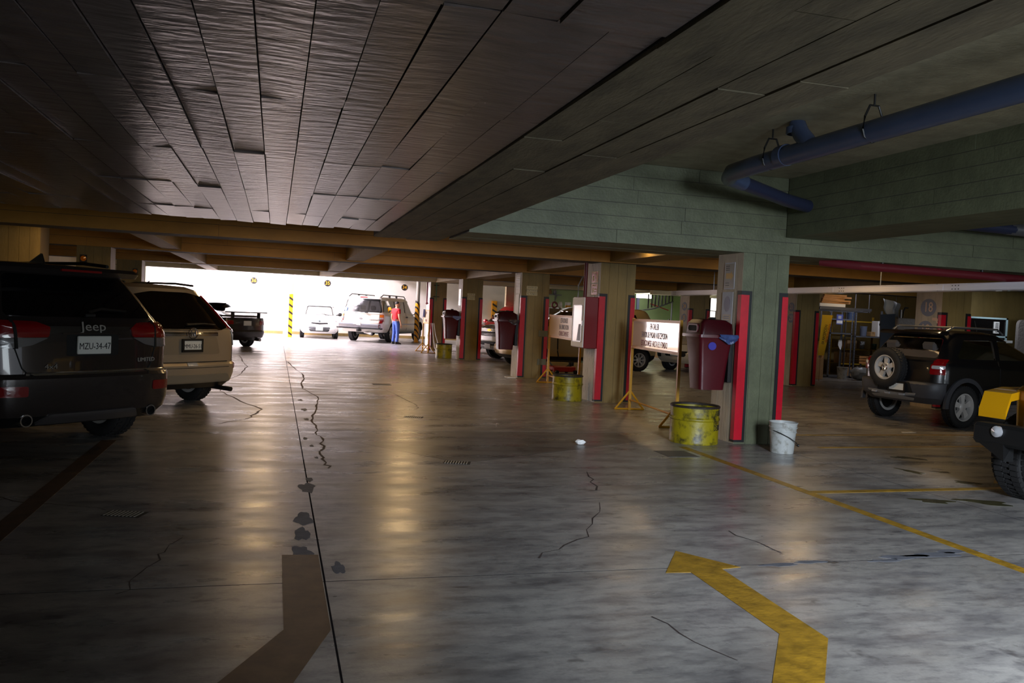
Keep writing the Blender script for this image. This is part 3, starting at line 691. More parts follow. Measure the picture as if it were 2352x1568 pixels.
# ---- beige SUV behind it
H = 1.66
R = body_rings(-.93, 3.57, .915, H, zb=.62, hood=1.03, belt=1.10, cowl=2.35, hoodf=.90, wt=1.55, rw0=-.80, rw1=-.42, rw=.60, z0=.27, step=.04)
crv = Car('suv', 'champagne beige SUV with tall red lamps parked between the dark SUV and the court', (-1.68, 12.66), 45, R, P_champ, (.77, 0, 2.62), (.345, .225, .225, 5), [(0, .35, .40), (2.62, .35, .40)], clad=.36)
std_side(crv, 1.10, H, 2.35, 1.55, -.80, -.42, M_glassd, (1.3, .3))
crv.decal('rear_window', M_glassd, 'rear', [(-.74, 1.10), (-.5, 1.06), (.5, 1.06), (.74, 1.10), (.60, 1.50), (.3, 1.56), (-.3, 1.56), (-.60, 1.50)], .006, .02, .07)
for sd in (-1, 1):
    t = crv.decal('tail_lamp', M_tail, 'rear', [(sd*.755, 1.08), (sd*.90, 1.02), (sd*.90, 1.16), (sd*.68, 1.52), (sd*.62, 1.53)], .02, .05, .02)
    crv.decal('lower_lamp', M_clearlamp, 'rear', [(sd*.80, 1.07), (sd*.91, 1.02), (sd*.92, .84), (sd*.86, .86)], .012, .03, .02, parent=t)
    crv.decal('bumper_reflector', M_tail, 'rear', rect(sd*.80, sd*.90, .53, .61), .01, .02, .01)
    crv.strip('tailgate_gap', M_seam, 'rear', [(sd*.76, 1.05), (sd*.80, .84), (sd*.78, .64)], .006)
    b = MB(); b.tube([(sd*.57, 1.35, 1.64), (sd*.58, 1.1, 1.685), (sd*.58, .2, 1.69), (sd*.55, -.2, 1.665)], .016, 8); b.build('roof_rail', M_dark, crv.root)
crv.strip('bumper_gap', M_seam, 'rear', [(-.85, .635), (.85, .635)], .007); crv.strip('bumper_crease', M_seam, 'rear', [(-.86, .56), (.86, .56)], .004)
crv.decal('chrome_bar', M_chrome, 'rear', rect(-.46, .46, .985, 1.035), .012, .02, .015)
crv.decal('plate_recess', mat('champagne_shadow_panel', (150, 136, 116), .35, .4), 'rear', [(-.50, .74), (.50, .74), (.44, .975), (-.44, .975)], .003, .01, .04)
b = MB()
for q in ((-.045, -.028), (.028, .045)): b.add([(q[0], -.045, 0), (q[1], -.045, 0), (q[1]*.85, .045, 0), (q[0]*.85, .045, 0), (q[0], -.045, .012), (q[1], -.045, .012), (q[1]*.85, .045, .012), (q[0]*.85, .045, .012)], [(0, 3, 2, 1), (4, 5, 6, 7), (0, 1, 5, 4), (1, 2, 6, 5), (2, 3, 7, 6), (3, 0, 4, 7)])
b.box(-.035, .035, -.008, .01, 0, .012)
rg = [(x*.075, y*.07) for x, y in ((cos(a*pi/12), sin(a*pi/12)) for a in range(24))]
b.tube([(x, y, .006) for x, y in rg+rg[:1]], .007, 6)
p, n = crv.at('rear', 0, 1.02, .018); z = V((0, -1, 0)); o = b.build('emblem', M_chrome, crv.root); o.matrix_local = MX.Translation(p+z*.01) @ MX(((1, 0, 0), (0, 0, 1), z)).transposed().to_4x4()
crv.plate('rear', 0, .86, 'MMU-26-51', .02, .31, .15, dark=True)
crv.text('badge_lettering', 'CR-V', .06, M_chrome, 'rear', -.62, 1.0, 1.3)
crv.decal('tow_socket', M_clearlamp, 'rear', rect(-.09, .07, .585, .625), .008, .02, .01)
crv.decal('skid_trim', mat('bumper_silver', (150, 140, 124), .35, .4), 'rear', [(-.72, .36), (.72, .36), (.62, .47), (-.62, .47)], .014, .02, .03)
b = MB(); b.cyl((.55, -.6, .27), (.60, -.99, .25), .032); b.build('exhaust_tip', M_dark, crv.root)
b = MB(); b.tube([crv.at('rear', -.05, 1.12, .03)[0], crv.at('rear', .25, 1.13, .035)[0], crv.at('rear', .45, 1.12, .03)[0]], [.016, .012, .007], 8); b.build('rear_wiper', M_dark, crv.root)
crv.decal('windshield', M_glassd, 'front', [(-.70, 1.16), (.70, 1.16), (.56, 1.52), (-.56, 1.52)], .004, .02, .05)
crv.mirror(1.95, 1.1, P_champ)
b = MB(); b.cyl((0, .1, 1.655), (0, .02, 1.70), .012, .006); b.build('roof_antenna', M_dark, crv.root)

# ---- white sedan and black coupe further along
H = 1.42
R = body_rings(-1.02, 3.42, .85, H, zb=.60, hood=.88, belt=.93, cowl=2.3, hoodf=.74, wt=1.35, rw0=-.28, rw1=.25, rw=.55, deck=.9, z0=.25, step=.03)
sed = Car('sedan', 'white sedan mostly hidden behind the beige SUV', (-2.35, 24.1), 42, R, P_wht, (.72, 0, 2.55), (.31, .20, .19, 5), [(0, .31, .36), (2.55, .31, .36)])
std_side(sed, .93, H, 2.3, 1.35, -.28, .25, M_glassd, (1.3, .45))
sed.decal('rear_window', M_glassd, 'rear', [(-.56, .99), (.56, .99), (.46, 1.28), (-.46, 1.28)], .004, .02, .05)
for sd in (-1, 1):
    sed.decal('tail_lamp', M_tail, 'rear', rect(sd*.48, sd*.84, .66, .82), .008, .03, .02)
sed.strip('bumper_gap', M_seam, 'rear', [(-.83, .60), (.83, .60)], .01); sed.plate('rear', 0, .73, '', .01)
sed.decal('windshield', M_glassd, 'front', [(-.60, .99), (.60, .99), (.46, 1.28), (-.46, 1.28)], .004, .02, .05)

H = 1.38
R = body_rings(-.95, 3.45, .85, H, zb=.55, hood=.86, belt=.98, cowl=2.3, hoodf=.72, wt=1.3, rw0=-.66, rw1=.45, rw=.54, z0=.24, step=.03)
hat = Car('coupe', 'black coupe with a raised rear spoiler next to the sunlit court', (-1.42, 28.35), 41, R, P_blk, (.73, 0, 2.52), (.31, .21, .2, 5), [(0, .31, .37), (2.52, .31, .37)])
std_side(hat, .98, H, 2.3, 1.3, -.2, .5, M_glassc, (.55,))
hat.decal('rear_window', M_glassd, 'rear', [(-.58, 1.02), (.58, 1.02), (.46, 1.24), (-.46, 1.24)], .004, .02, .05)
for sd in (-1, 1):
    hat.decal('tail_lamp', M_tail, 'rear', rect(sd*.50, sd*.83, .74, .86), .008, .03, .02)
b = MB(); b.cbox(-.72, .72, -.98, -.72, 1.10, 1.135, .012)
for x in (-.5, .5): b.cbox(x-.03, x+.03, -.88, -.76, .95, 1.11, .01)
b.build('spoiler', P_blk, hat.root)
hat.plate('rear', 0, .78, '', .012); hat.strip('bumper_gap', M_seam, 'rear', [(-.83, .56), (.83, .56)], .008)
b = MB(); b.cyl((.45, -.6, .27), (.45, -.99, .26), .05); b.build('exhaust_tip', M_chrome, hat.root)
hat.decal('windshield', M_glassd, 'front', [(-.60, 1.02), (.60, 1.02), (.46, 1.26), (-.46, 1.26)], .004, .02, .05)

# ---- small white hatchback facing the camera below number 35
H = 1.53
R = body_rings(-.62, 3.16, .832, H, zb=.50, hood=.93, belt=.98, cowl=2.35, hoodf=.80, wt=1.25, rw0=-.45, rw1=-.2, rw=.60, z0=.22, step=.03)
cb = cabin_rings(R, .98, H)
so = [[(2.2, 1.03), (1.25, 1.37), (.78, 1.37), (.78, 1.03)], [(.70, 1.03), (.70, 1.37), (-.1, 1.36), (-.28, 1.03)]]
wsh = rpoly([(-.65, 1.005), (.65, 1.005), (.535, 1.383), (-.535, 1.383)], .07); rwn = rpoly([(-.60, 1.03), (.60, 1.03), (.52, 1.38), (-.52, 1.38)], .07)
mic = Car('hatchback', 'small white hatchback facing the camera under wall number 35', (1.95, 40.25), 178, R, P_wht, (.72, 0, 2.45), (.29, .19, .175, 6), [(0, .29, .345), (2.45, .29, .345)], cabin=cb, wins=[('side', so[0]), ('side', so[1]), ('front', wsh), ('rear', rwn)])
for sd in ('left', 'right'):
    for o in so: mic.pane(M_glassc, sd, o, -.015, .03, 'side_window')
mic.pane(glass('grey_car_glass', (.34, .35, .36)), 'front', wsh, -.012, 0, 'windshield'); mic.strip('windshield_seal', M_seam, 'front', wsh + wsh[:1], .012, .004)
mic.strip('hood_gap', M_seam, 'front', [(-.66, .93), (-.3, .955), (.3, .955), (.66, .93)], .01)
mic.pane(M_glassc, 'rear', rwn, -.012, 0, 'rear_window')
mic.seats((1.05,), .42, (-.34, .34), mat('seat_grey', (40, 38, 42), .9)); mic.seats((.15,), .42, (-.34, .34))
for sd in (-1, 1):
    a = [(sd*.60, .80), (sd*.74, .86), (sd*.80, .80), (sd*.80, .66), (sd*.68, .62), (sd*.56, .68)]
    mic.decal('head_lamp', M_clearlamp, 'front', a, .01, .03, .05); mic.lathe_at('fog_lamp', M_clearlamp, 'front', sd*.62, .36, [(.05, -.02), (.05, .008), (0, .012)], 14)
mic.decal('upper_grille', M_seam, 'front', [(-.36, .64), (0, .61), (.36, .64), (.33, .69), (0, .675), (-.33, .69)], .006, .02)
lg = mic.decal('lower_grille', M_seam, 'front', [(-.46, .50), (.46, .50), (.40, .31), (-.40, .31)], .006, .02, .06)
for k in range(3): mic.strip('grille_bar', M_steel, 'front', [(-.42+.01*k, .46-.05*k), (.42-.01*k, .46-.05*k)], .008, .008, lg)
mic.plate('front', 0, .42, '', .03); mic.decal('emblem', M_chrome, 'front', [(.05*cos(a*pi/6), .75+.04*sin(a*pi/6)) for a in range(12)], .012, .01)
mic.mirror(1.95, 1.0, M_dark, sides=(-1,)); mic.mirror(1.95, 1.0, P_wht, sides=(1,)); b = MB(); b.tube([(-.5, 2.32, 1.0), (-.1, 2.16, 1.06), (.1, 2.2, 1.04)], .008, 6); b.build('wiper', M_dark, mic.root)
b = MB(); b.cbox(-.10, .10, 1.25, 1.28, 1.30, 1.37, .02); b.build('rear_mirror', M_dark, mic.root)
b = MB(); b.lathe([(.18, -.015), (.18, .015), (.15, .015), (.15, -.015)], 20, 'y', (.36, 1.75, .95), True); b.build('steering_wheel', M_dark, mic.root)
b = MB(); b.cbox(-.68, .68, 1.75, 2.2, .75, .97, .06); b.build('dashboard', mat('dash_grey', (44, 44, 46), .8), mic.root)

# ---- big white utility wagon
H = 1.92
R = body_rings(-1.30, 4.22, .985, H, zb=.86, hood=1.12, belt=1.20, cowl=2.95, hoodf=1.02, wt=2.25, rw0=-1.18, rw1=-1.0, rw=.74, z0=.42, step=.10)
cb = cabin_rings(R, 1.20, H)
so = [[(2.85, 1.26), (2.25, 1.72), (1.62, 1.74), (1.62, 1.26)], [(1.52, 1.26), (1.52, 1.74), (.50, 1.74), (.50, 1.26)], [(.38, 1.26), (.38, 1.74), (-.86, 1.74), (-.98, 1.26)]]
rwn = rpoly([(-.86, 1.24), (.86, 1.24), (.72, 1.80), (-.72, 1.80)], .05)
sub = Car('wagon', 'big white utility wagon with roof rack under wall number 34, seen from behind', (3.98, 36.3), -29, R, paintmat('off_white_car_paint', (226, 222, 212)), (.82, 0, 3.30), (.395, .22, .27, 6), [(0, .42, .47), (3.30, .42, .47)], cabin=cb, wins=[('side', o) for o in so]+[('rear', rwn)])
for sd in ('left', 'right'):
    for o in so: sub.pane(M_glasst, sd, o, -.015, .04, 'side_window')
    sub.strip('door_gap', M_seam, sd, [(1.57, 1.78), (1.57, .6), (1.6, .5)], .008); sub.strip('door_gap', M_seam, sd, [(.44, 1.78), (.44, .75)], .008)
    sub.decal('side_moulding', M_steel, sd, rect(.45, 2.75, .74, .80), .012, .02)
    for yv in (1.40, .42): sub.decal('door_handle', M_dark, sd, rect(yv+.02, yv+.24, 1.05, 1.10), .02, .02, .015)
sub.pane(glass('dusty_car_glass', (.13, .12, .14), .1, .08), 'rear', rwn, -.012, 0, 'rear_window')
sub.seats((1.4, .3), .62, (-.45, .45)); sub.decal('windshield', M_glassd, 'front', [(-.78, 1.26), (.78, 1.26), (.66, 1.74), (-.66, 1.74)], .004, .02, .05)
for sd in (-1, 1):
    t = sub.decal('tail_lamp', M_tail, 'rear', rect(sd*.80, sd*.98, .80, 1.15), .012, .03, .02)
    sub.decal('reverse_lamp', M_clearlamp, 'rear', rect(sd*.805, sd*.975, .97, 1.04), .02, .02, .01, parent=t); sub.decal('turn_lamp', M_amberlamp, 'rear', rect(sd*.805, sd*.975, 1.05, 1.14), .02, .02, .01, parent=t)
    sub.strip('tailgate_gap', M_seam, 'rear', [(sd*.79, 1.82), (sd*.79, .86)], .012)
    b = MB(); b.tube([(sd*.70, 2.0, 1.87), (sd*.70, 1.8, 1.975), (sd*.70, -.6, 1.98), (sd*.70, -.85, 1.88)], .02, 8)
    for y in (.9, 0.1): b.cbox(sd*.70-.03, sd*.70+.03, y-.06, y+.06, 1.87, 1.98, .01)
    b.build('roof_rail', M_dark, sub.root)
b = MB(); b.cbox(-.9, .9, -1.44, -1.22, .60, .76, .03); b.build('step_bumper', mat('bumper_chrome', (170, 170, 178), .2, .8), sub.root); b = MB(); b.cbox(-.98, .98, -1.42, -1.2, .55, .61, .02); b.cbox(-.06, .06, -1.5, -1.2, .44, .56, .02); b.build('tow_bar', M_dark, sub.root)
sub.plate('rear', -.05, .78, '', .14, .32, .16)
sub.decal('brake_lamp', M_tail, 'rear', rect(-.16, .16, 1.835, 1.865), .012, .02)
sub.text('badge_lettering', 'CHEVROLET', .07, M_steel, 'rear', .56, .93, 1.1)
sub.decal('emblem', M_steel, 'rear', [(-.09, .955), (-.035, .955), (-.035, .935), (.035, .935), (.05, .955), (.09, .955), (.075, .99), (.035, .99), (.035, 1.01), (-.035, 1.01), (-.05, .99), (-.075, .99)], .01, .01)
st = sub.decal('access_sticker', mat('sticker_blue', (40, 90, 190), .5), 'rear', rect(-.82, -.66, 1.27, 1.41), .008, .004, .01)
b = MB(); b.lathe([(.035, 0), (.045, 0), (.045, .004), (.035, .004)], 16, 'z', (0, -.02, 0), True); b.cyl((.0, .045, 0), (0, .045, .004), .014, n=10); b.box(-.008, .008, -.01, .035, 0, .004); b.box(-.005, .04, -.02, -.006, 0, .004); b.box(.03, .042, -.05, -.01, 0, .004)
p, n = sub.at('rear', -.74, 1.34, .012); o = b.build('wheelchair_symbol', M_white, st, ang=0); z = n; x = V((0, 0, 1)).cross(z).normalized(); o.matrix_local = MX.Translation(p) @ MX((x, z.cross(x), z)).transposed().to_4x4()
b = MB(); b.tube([(-.25, -1.27, 1.20), (.05, -1.29, 1.23), (.25, -1.27, 1.25)], .012, 6); b.cbox(.18, .32, -1.27, -1.2, 1.21, 1.25, .01); b.build('rear_wiper', M_dark, sub.root)
b = MB(); b.cyl((.15, -1.1, .42), (.55, -1.32, .36), .05); b.build('exhaust_pipe', M_alloy, sub.root); b = MB(); b.lathe([(.0, -.12), (.34, -.12), (.37, 0), (.34, .1), (0, .1)], 24, 'z', (0, -.75, .44)); b.build('spare_wheel', M_tyre, sub.root)
sub.mirror(2.55, 1.18, M_dark)
bx('running_board', M_dark, sub.root, .70, .97, .55, 2.7, .36, .42); b = MB(); b.cyl((-.82, 0, .40), (.82, 0, .40), .06); b.ball((0, 0, .40), .16); b.build('axle', M_dark, sub.root)

# ---- vehicles in the bays on the right
H = 1.80
R = body_rings(-.95, 3.6, .91, H, zb=.62, hood=1.02, belt=1.10, cowl=2.4, hoodf=.92, wt=1.6, rw0=-.82, rw1=-.5, rw=.62, z0=.26, step=.04)
redc = Car('suv', 'dark red SUV seen between two red-striped columns behind the small maroon bin', (9.75, 30.7), 118, R, P_red, (.77, 0, 2.65), (.34, .22, .22, 5), [(0, .35, .40), (2.65, .35, .40)])
std_side(redc, 1.10, H, 2.4, 1.6, -.82, -.5, M_glassd, (1.3, .3))
redc.decal('windshield', M_glassd, 'front', [(-.72, 1.14), (.72, 1.14), (.58, 1.56), (-.58, 1.56)], .004, .02, .05)
for sd in (-1, 1): redc.decal('head_lamp', M_clearlamp, 'front', [(sd*.52, .86), (sd*.86, .92), (sd*.88, .76), (sd*.56, .76)], .01, .03, .03)
redc.decal('grille', M_seam, 'front', rect(-.45, .45, .70, .84), .006, .02, .03); redc.plate('front', 0, .5, '', .02); redc.mirror(1.95, 1.1, P_red)
redc.decal('rear_window', M_glassd, 'rear', [(-.70, 1.16), (.70, 1.16), (.56, 1.54), (-.56, 1.54)], .004, .02, .05)

# white pickup: nose towards the lane
H = 1.74
R = body_rings(-1.2, 4.0, .93, H, zb=.60, hood=1.12, belt=1.16, cowl=2.75, hoodf=1.04, wt=2.0, rw0=.62, rw1=.85, rw=.64, deck=1.1, z0=.32, step=.03)
pk = Car('pickup', 'white pickup with a chrome grille nosing out between the striped columns', (10.15, 26.95), 110, R, P_wht, (.78, 0, 3.1), (.37, .225, .24, 6), [(0, .40, .45), (3.1, .40, .45)], clad=.36)
std_side(pk, 1.16, H, 2.75, 2.0, .62, .85, M_glassd, (1.7,))
pk.decal('windshield', M_glassd, 'front', [(-.74, 1.2), (.74, 1.2), (.60, 1.6), (-.60, 1.6)], .004, .02, .05)
for z0, z1 in ((.98, 1.08), (.74, .88)):
    g = pk.decal('grille', M_seam, 'front', rect(-.52, .52, z0, z1), .008, .02, .02)
    for k in range(3): pk.strip('grille_bar', M_chrome, 'front', [(-.5, z0+.02+.03*k), (.5, z0+.02+.03*k)], .008, .012, g)
pk.decal('grille_band', M_silver if False else P_wht, 'front', rect(-.54, .54, .88, .98), .014, .02, .02)
pk.decal('emblem', mat('emblem_gold', (190, 140, 40), .3, .8), 'front', [(-.12, .91), (-.04, .91), (-.04, .89), (.04, .89), (.06, .91), (.12, .91), (.10, .95), (.04, .95), (.04, .97), (-.04, .97), (-.06, .95), (-.10, .95)], .025, .01)
pk.decal('lower_intake', M_seam, 'front', [(-.50, .58), (.50, .58), (.42, .46), (-.42, .46)], .008, .02, .04)
for sd in (-1, 1):
    pk.decal('head_lamp', M_clearlamp, 'front', [(sd*.56, 1.06), (sd*.90, 1.05), (sd*.91, .86), (sd*.56, .90)], .01, .03, .03); pk.decal('fog_lamp', M_amberlamp, 'front', rect(sd*.62, sd*.76, .52, .58), .01, .02, .02)
pk.plate('front', 0, .44, '', .03); pk.mirror(2.3, 1.16, P_wht)

# gold crossover side on behind the sign boards
H = 1.78
R = body_rings(-.68, 4.0, .87, H, zb=.60, hood=1.08, belt=1.14, cowl=2.95, hoodf=.95, wt=1.95, rw0=-.72, rw1=-.45, rw=.60, z0=.26, step=.04)
cb = cabin_rings(R, 1.12, H)
so = [[(2.72, 1.19), (2.0, 1.58), (1.7, 1.61), (1.25, 1.62), (1.25, 1.19)], [(1.17, 1.19), (1.17, 1.62), (.1, 1.60), (.0, 1.19)]]
wsh = rpoly([(-.68, 1.18), (.68, 1.18), (.56, 1.62), (-.56, 1.62)], .06)
gold = Car('suv', 'gold beige car seen side on behind the tan sign board and striped columns', (9.98, 23.1), 96, R, P_gold, (.74, 0, 3.2), (.32, .22, .2, 8), [(0, .32, .38), (3.2, .32, .38)], clad=lambda x, y: .46 if y < .3 else .32, cabin=cb, wins=[('side', so[0]), ('side', so[1]), ('front', wsh)])
for sd in ('left', 'right'):
    for o in so: gold.pane(M_glasst, sd, o, -.015, .03, 'side_window')
    gold.strip('door_gap', M_seam, sd, [(1.21, 1.66), (1.21, .6), (1.25, .33)], .008); gold.strip('door_gap', M_seam, sd, [(-.05, 1.2), (.15, .7), (.45, .5), (.5, .33)], .008)
    gold.strip('door_gap', M_seam, sd, [(2.62, 1.12), (2.6, .5), (2.55, .33), (.5, .33)], .03)
    for yv in (1.0, .1): gold.decal('door_handle', P_gold, sd, rect(yv, yv+.2, .95, .985), .03, .02)
gold.pane(M_glassc, 'front', wsh, -.012, 0, 'windshield'); gold.mirror(2.4, 1.14, P_gold); gold.seats((1.3, .2), .5)
gold.decal('rear_window', M_glassd, 'rear', [(-.62, 1.18), (.62, 1.18), (.52, 1.52), (-.52, 1.52)], .004, .02, .05)
for sd in (-1, 1): gold.decal('head_lamp', M_clearlamp, 'front', rect(sd*.48, sd*.84, .76, .9), .01, .03, .02); gold.decal('tail_lamp', M_tail, 'rear', rect(sd*.62, sd*.85, .8, 1.05), .01, .03, .02)
t = thing('trolley_jack', 'red trolley jack on the floor in front of the gold beige car', 'jack', (7.15, 20.6, 0), .3)
b = MB(); b.cbox(-.35, .35, -.16, -.10, .05, .19, .02); b.cbox(-.35, .35, .10, .16, .05, .19, .02); b.cbox(-.35, -.1, -.12, .12, .08, .2, .02); b.build('frame', mat('jack_red', (170, 40, 24), .4), t)
b = MB(); b.cyl((0, -.1, .1), (.3, -.02, .24), .05, .04); b.cyl((.3, 0, .2), (.3, 0, .29), .07); b.build('lift_arm', M_dark, t); b = MB(); b.tube([(-.3, 0, .2), (-.8, .05, .75)], .02); b.build('handle', M_steel, t)
for x in (-.28, .3):
    for s in (-1, 1): b = MB(); b.lathe([(.05, -.03), (.05, .03)], 14, 'y', (x, s*.19, .05)); b.build('wheel', M_dark, t)
bx('timber_beam', mat('pale_timber', (196, 172, 120), .7, var=.2, vs=6, stretch=(.3, 1, 1)), None, 6.9, 9.2, 21.7, 21.85, .0, .22, label='pale timber beam lying on the floor along the gold beige car', category='beam')

# pearl beige car facing the lane
H = 1.60
R = body_rings(-.9, 3.4, .89, H, zb=.58, hood=.98, belt=1.04, cowl=2.25, hoodf=.86, wt=1.5, rw0=-.76, rw1=-.42, rw=.58, z0=.26, step=.04)
w2 = Car('suv', 'pearl beige car with dark headlamp right of the white sign board', (14.28, 24.1), 118, R, P_beige, (.76, 0, 2.55), (.34, .22, .22, 5), [(0, .35, .40), (2.55, .35, .40)])
std_side(w2, 1.04, H, 2.25, 1.5, -.76, -.42, M_glassd, (1.25, .3))
w2.decal('windshield', M_glassd, 'front', [(-.70, 1.08), (.70, 1.08), (.56, 1.46), (-.56, 1.46)], .004, .02, .05); w2.decal('rear_window', M_glassd, 'rear', [(-.70, 1.1), (.70, 1.1), (.56, 1.46), (-.56, 1.46)], .004, .02, .05)
for sd in (-1, 1):
    l = w2.decal('head_lamp', M_seam, 'front', [(sd*.46, .70), (sd*.86, .88), (sd*.89, .78), (sd*.5, .66)], .01, .03, .02); w2.decal('turn_lamp', M_amberlamp, 'front', [(sd*.62, .755), (sd*.86, .84), (sd*.87, .80), (sd*.62, .72)], .018, .02, parent=l)
    w2.decal('fog_recess', M_seam, 'front', rect(sd*.52, sd*.74, .42, .52), .008, .02, .03); w2.decal('tail_lamp', M_tail, 'rear', rect(sd*.6, sd*.88, .8, .95), .01, .03, .03)
w2.decal('grille', M_seam, 'front', [(-.40, .62), (.40, .62), (.34, .46), (-.34, .46)], .008, .02, .04); w2.mirror(1.85, 1.04, P_beige)
w2.strip('hood_gap', M_seam, 'front', [(-.7, .86), (-.3, .82), (.3, .82), (.7, .86)], .008); w2.plate('front', 0, .55, '', .02)

# ---- black compact car with a spare wheel on its tail
H = 1.56
R = body_rings(-.72, 3.30, .83, H, zb=.70, hood=.98, belt=1.06, cowl=2.3, hoodf=.86, wt=1.3, rw0=-.50, rw1=-.22, rw=.57, z0=.36, step=.09)
cb = cabin_rings(R, 1.06, H)
so = [[(2.15, 1.10), (1.40, 1.40), (.92, 1.41), (.86, 1.10)], [(.76, 1.10), (.80, 1.41), (.12, 1.40), (-.12, 1.14), (-.10, 1.10)]]
rwn = rpoly([(-.60, 1.10), (.60, 1.10), (.50, 1.42), (-.50, 1.42)], .06); wsh = rpoly([(-.64, 1.1), (.64, 1.1), (.52, 1.41), (-.52, 1.41)], .06)
fclad = lambda x, y: .78 if (y < -.3) else .52
M_fclad = mat('charcoal_bumper_plastic', (58, 58, 62), .5, bump=.1, bs=120)
fox = Car('hatchback', 'black compact off-roader with spare wheel on its tail, right side of the floor', (10.50, 11.80), -81, R, P_blk, (.735, 0, 2.46), (.335, .205, .22, 5), [(0, .335, .40), (2.46, .335, .40)], clad=fclad, cladmat=M_fclad, cabin=cb, wins=[('side', so[0]), ('side', so[1]), ('rear', rwn), ('front', wsh)])
for sd in ('left', 'right'):
    for o in so: fox.pane(M_glassc, sd, o, -.015, .04, 'side_window')
    fox.strip('door_gap', M_seam, sd, [(.80, 1.08), (.78, .55), (.95, .40)], .008)
    for y in (0, 2.46):
        b = MB(); s1 = 1 if sd == 'right' else -1
        prof = [(.40, -.02), (.475, -.02), (.47, .022), (.40, .03)]; b.lathe(prof, 20, 'x', (s1*.825, y, .335), True, a0=.0, a1=pi) if False else b.lathe([(r, h*s1) for r, h in prof], 22, 'x', (s1*.815, y, .335), False, a0=-.05, a1=pi+.05)
        b.build('wheel_arch_trim', M_fclad, fox.root)
fox.pane(M_glassc, 'rear', rwn, -.012, 0, 'rear_window'); fox.pane(M_glassc, 'front', wsh, -.012, 0, 'windshield')
fox.seats((.85, -.05), .45)
b = MB(); b.cbox(-.67, .67, 1.7, 2.1, .8, 1.02, .06); b.build('dashboard', M_dark, fox.root)
b = MB(); b.loft([ringpts(1.465, -.15, -.44, .59, .06, .1, .02, .06), ringpts(1.50, -.12, -.47, .60, .06, .1, .02, .06), ringpts(1.53, -.1, -.42, .585, .06, .1, .02, .06)]); b.build('roof_spoiler', P_blk, fox.root)
for sd in (-1, 1):
    b = MB(); b.tube([(sd*.53, 1.2, 1.52), (sd*.535, 1.05, 1.60), (sd*.535, .0, 1.605), (sd*.52, -.15, 1.535)], .017, 8); b.build('roof_rail', M_steel, fox.root)
    t = fox.decal('tail_lamp', M_tail, 'rear', [(sd*.60, .84), (sd*.85, .84), (sd*.80, 1.08), (sd*.60, 1.08)], .014, .05, .03)
    fox.decal('reverse_lamp', M_clearlamp, 'rear', rect(sd*.62, sd*.82, .93, .98), .022, .03, .02, parent=t)
for y in (1.05, -.05): b = MB(); b.tube([(-.535, y, 1.60), (.535, y, 1.60)], .016, 8); b.build('roof_bar', M_steel, fox.root)
bs = 'rear'
# spare wheel
ty, ri = wheel_mesh(.325, .20, .20, 5)
p = V((-.10, -.70, .90)); wl = link('spare_wheel', ty, fox.root, p, (0, 0, -pi/2)); link('rim', ri, wl)
b = MB(); b.cbox(-.3, .1, -.64, -.5, .8, 1.0, .03); b.build('wheel_carrier', M_dark, fox.root)
em = MB(); em.lathe([(.052, -.002), (.058, -.002), (.058, .006), (.052, .006)], 20, 'z', closed=True)
for q in (((-.03, .04), (-.012, -.0)), ((.03, .04), (.012, -.0)), ((-.012, 0), (0, .02)), ((.012, 0), (0, .02)), ((-.04, .02), (-.018, -.045)), ((.04, .02), (.018, -.045)), ((-.018, -.045), (0, -.01)), ((.018, -.045), (0, -.01))): em.tube([(*q[0], .002), (*q[1], .002)], .005, 5)
o = em.build('emblem', M_chrome, fox.root); o.matrix_local = MX.Translation((-.10, -.776, .90)) @ MX(((1, 0, 0), (0, 0, 1), (0, -1, 0))).transposed().to_4x4()
fox.plate('rear', .13, .60, '', .03, .30, .14, dark=True)
fox.decal('plate_recess', M_seam, 'rear', [(-.30, .52), (.40, .52), (.34, .69), (-.24, .69)], .003, .01, .03)
fox.decal('skid_plate', mat('silver_skid', (150, 148, 146), .4, .4), 'rear', [(-.52, .52), (.45, .52), (.36, .40), (-.44, .40)], .008, .04, .02)
for x in (-.36, -.08, .2): fox.decal('skid_slot', M_clearlamp, 'rear', rect(x-.05, x+.05, .475, .50), .028, .01)
fox.text('side_lettering', 'CROSSFOX', .14, M_steel, 'right', 1.3, .50, 1.5)
fox.mirror(1.85, 1.06, P_blk)
b = MB(); b.cyl((.2, 1.0, 1.56), (.2, .93, 1.74), .012, .004); b.build('roof_antenna', M_dark, fox.root)
for sd in (-1, 1): fox.decal('head_lamp', M_clearlamp, 'front', rect(sd*.5, sd*.8, .7, .86), .01, .03, .03)

# ---- yellow off-roader at the right edge
t = thing('off_roader', 'yellow off-roader with big black tyres and steel bumper cut by the right edge', 'car', (9.55, 5.73, 0), radians(97))
yj = t
b = MB(); b.loft([ringpts(.62, 3.05, -.55, .74, .05, .08, .02, .02, .0), ringpts(1.02, 3.05, -.6, .76, .05, .08, .02, .02, .0), ringpts((1.06, 1.12), 3.0, -.6, .76, .06, .08, .02, .02, .01)]); b.build('body', P_yel, t)
b = MB(); b.loft([ringpts((1.02, 1.10), 3.02, 1.55, .62, .1, .05, .1, .0, .08), ringpts((1.10, 1.19), 2.98, 1.5, .58, .12, .05, .12, .0, .08), ringpts((1.13, 1.22), 2.88, 1.5, .5, .12, .05, .12, .0, .08)]); b.build('hood', P_yel, t)
b = MB(); b.cbox(-.62, .62, 3.02, 3.12, .66, 1.12, .06); gr = b.build('grille', P_yel, t)
for k in range(7): bx('grille_slot', M_seam, gr, -.27+k*.09-.02, -.27+k*.09+.02, 3.11, 3.125, .74, 1.04)
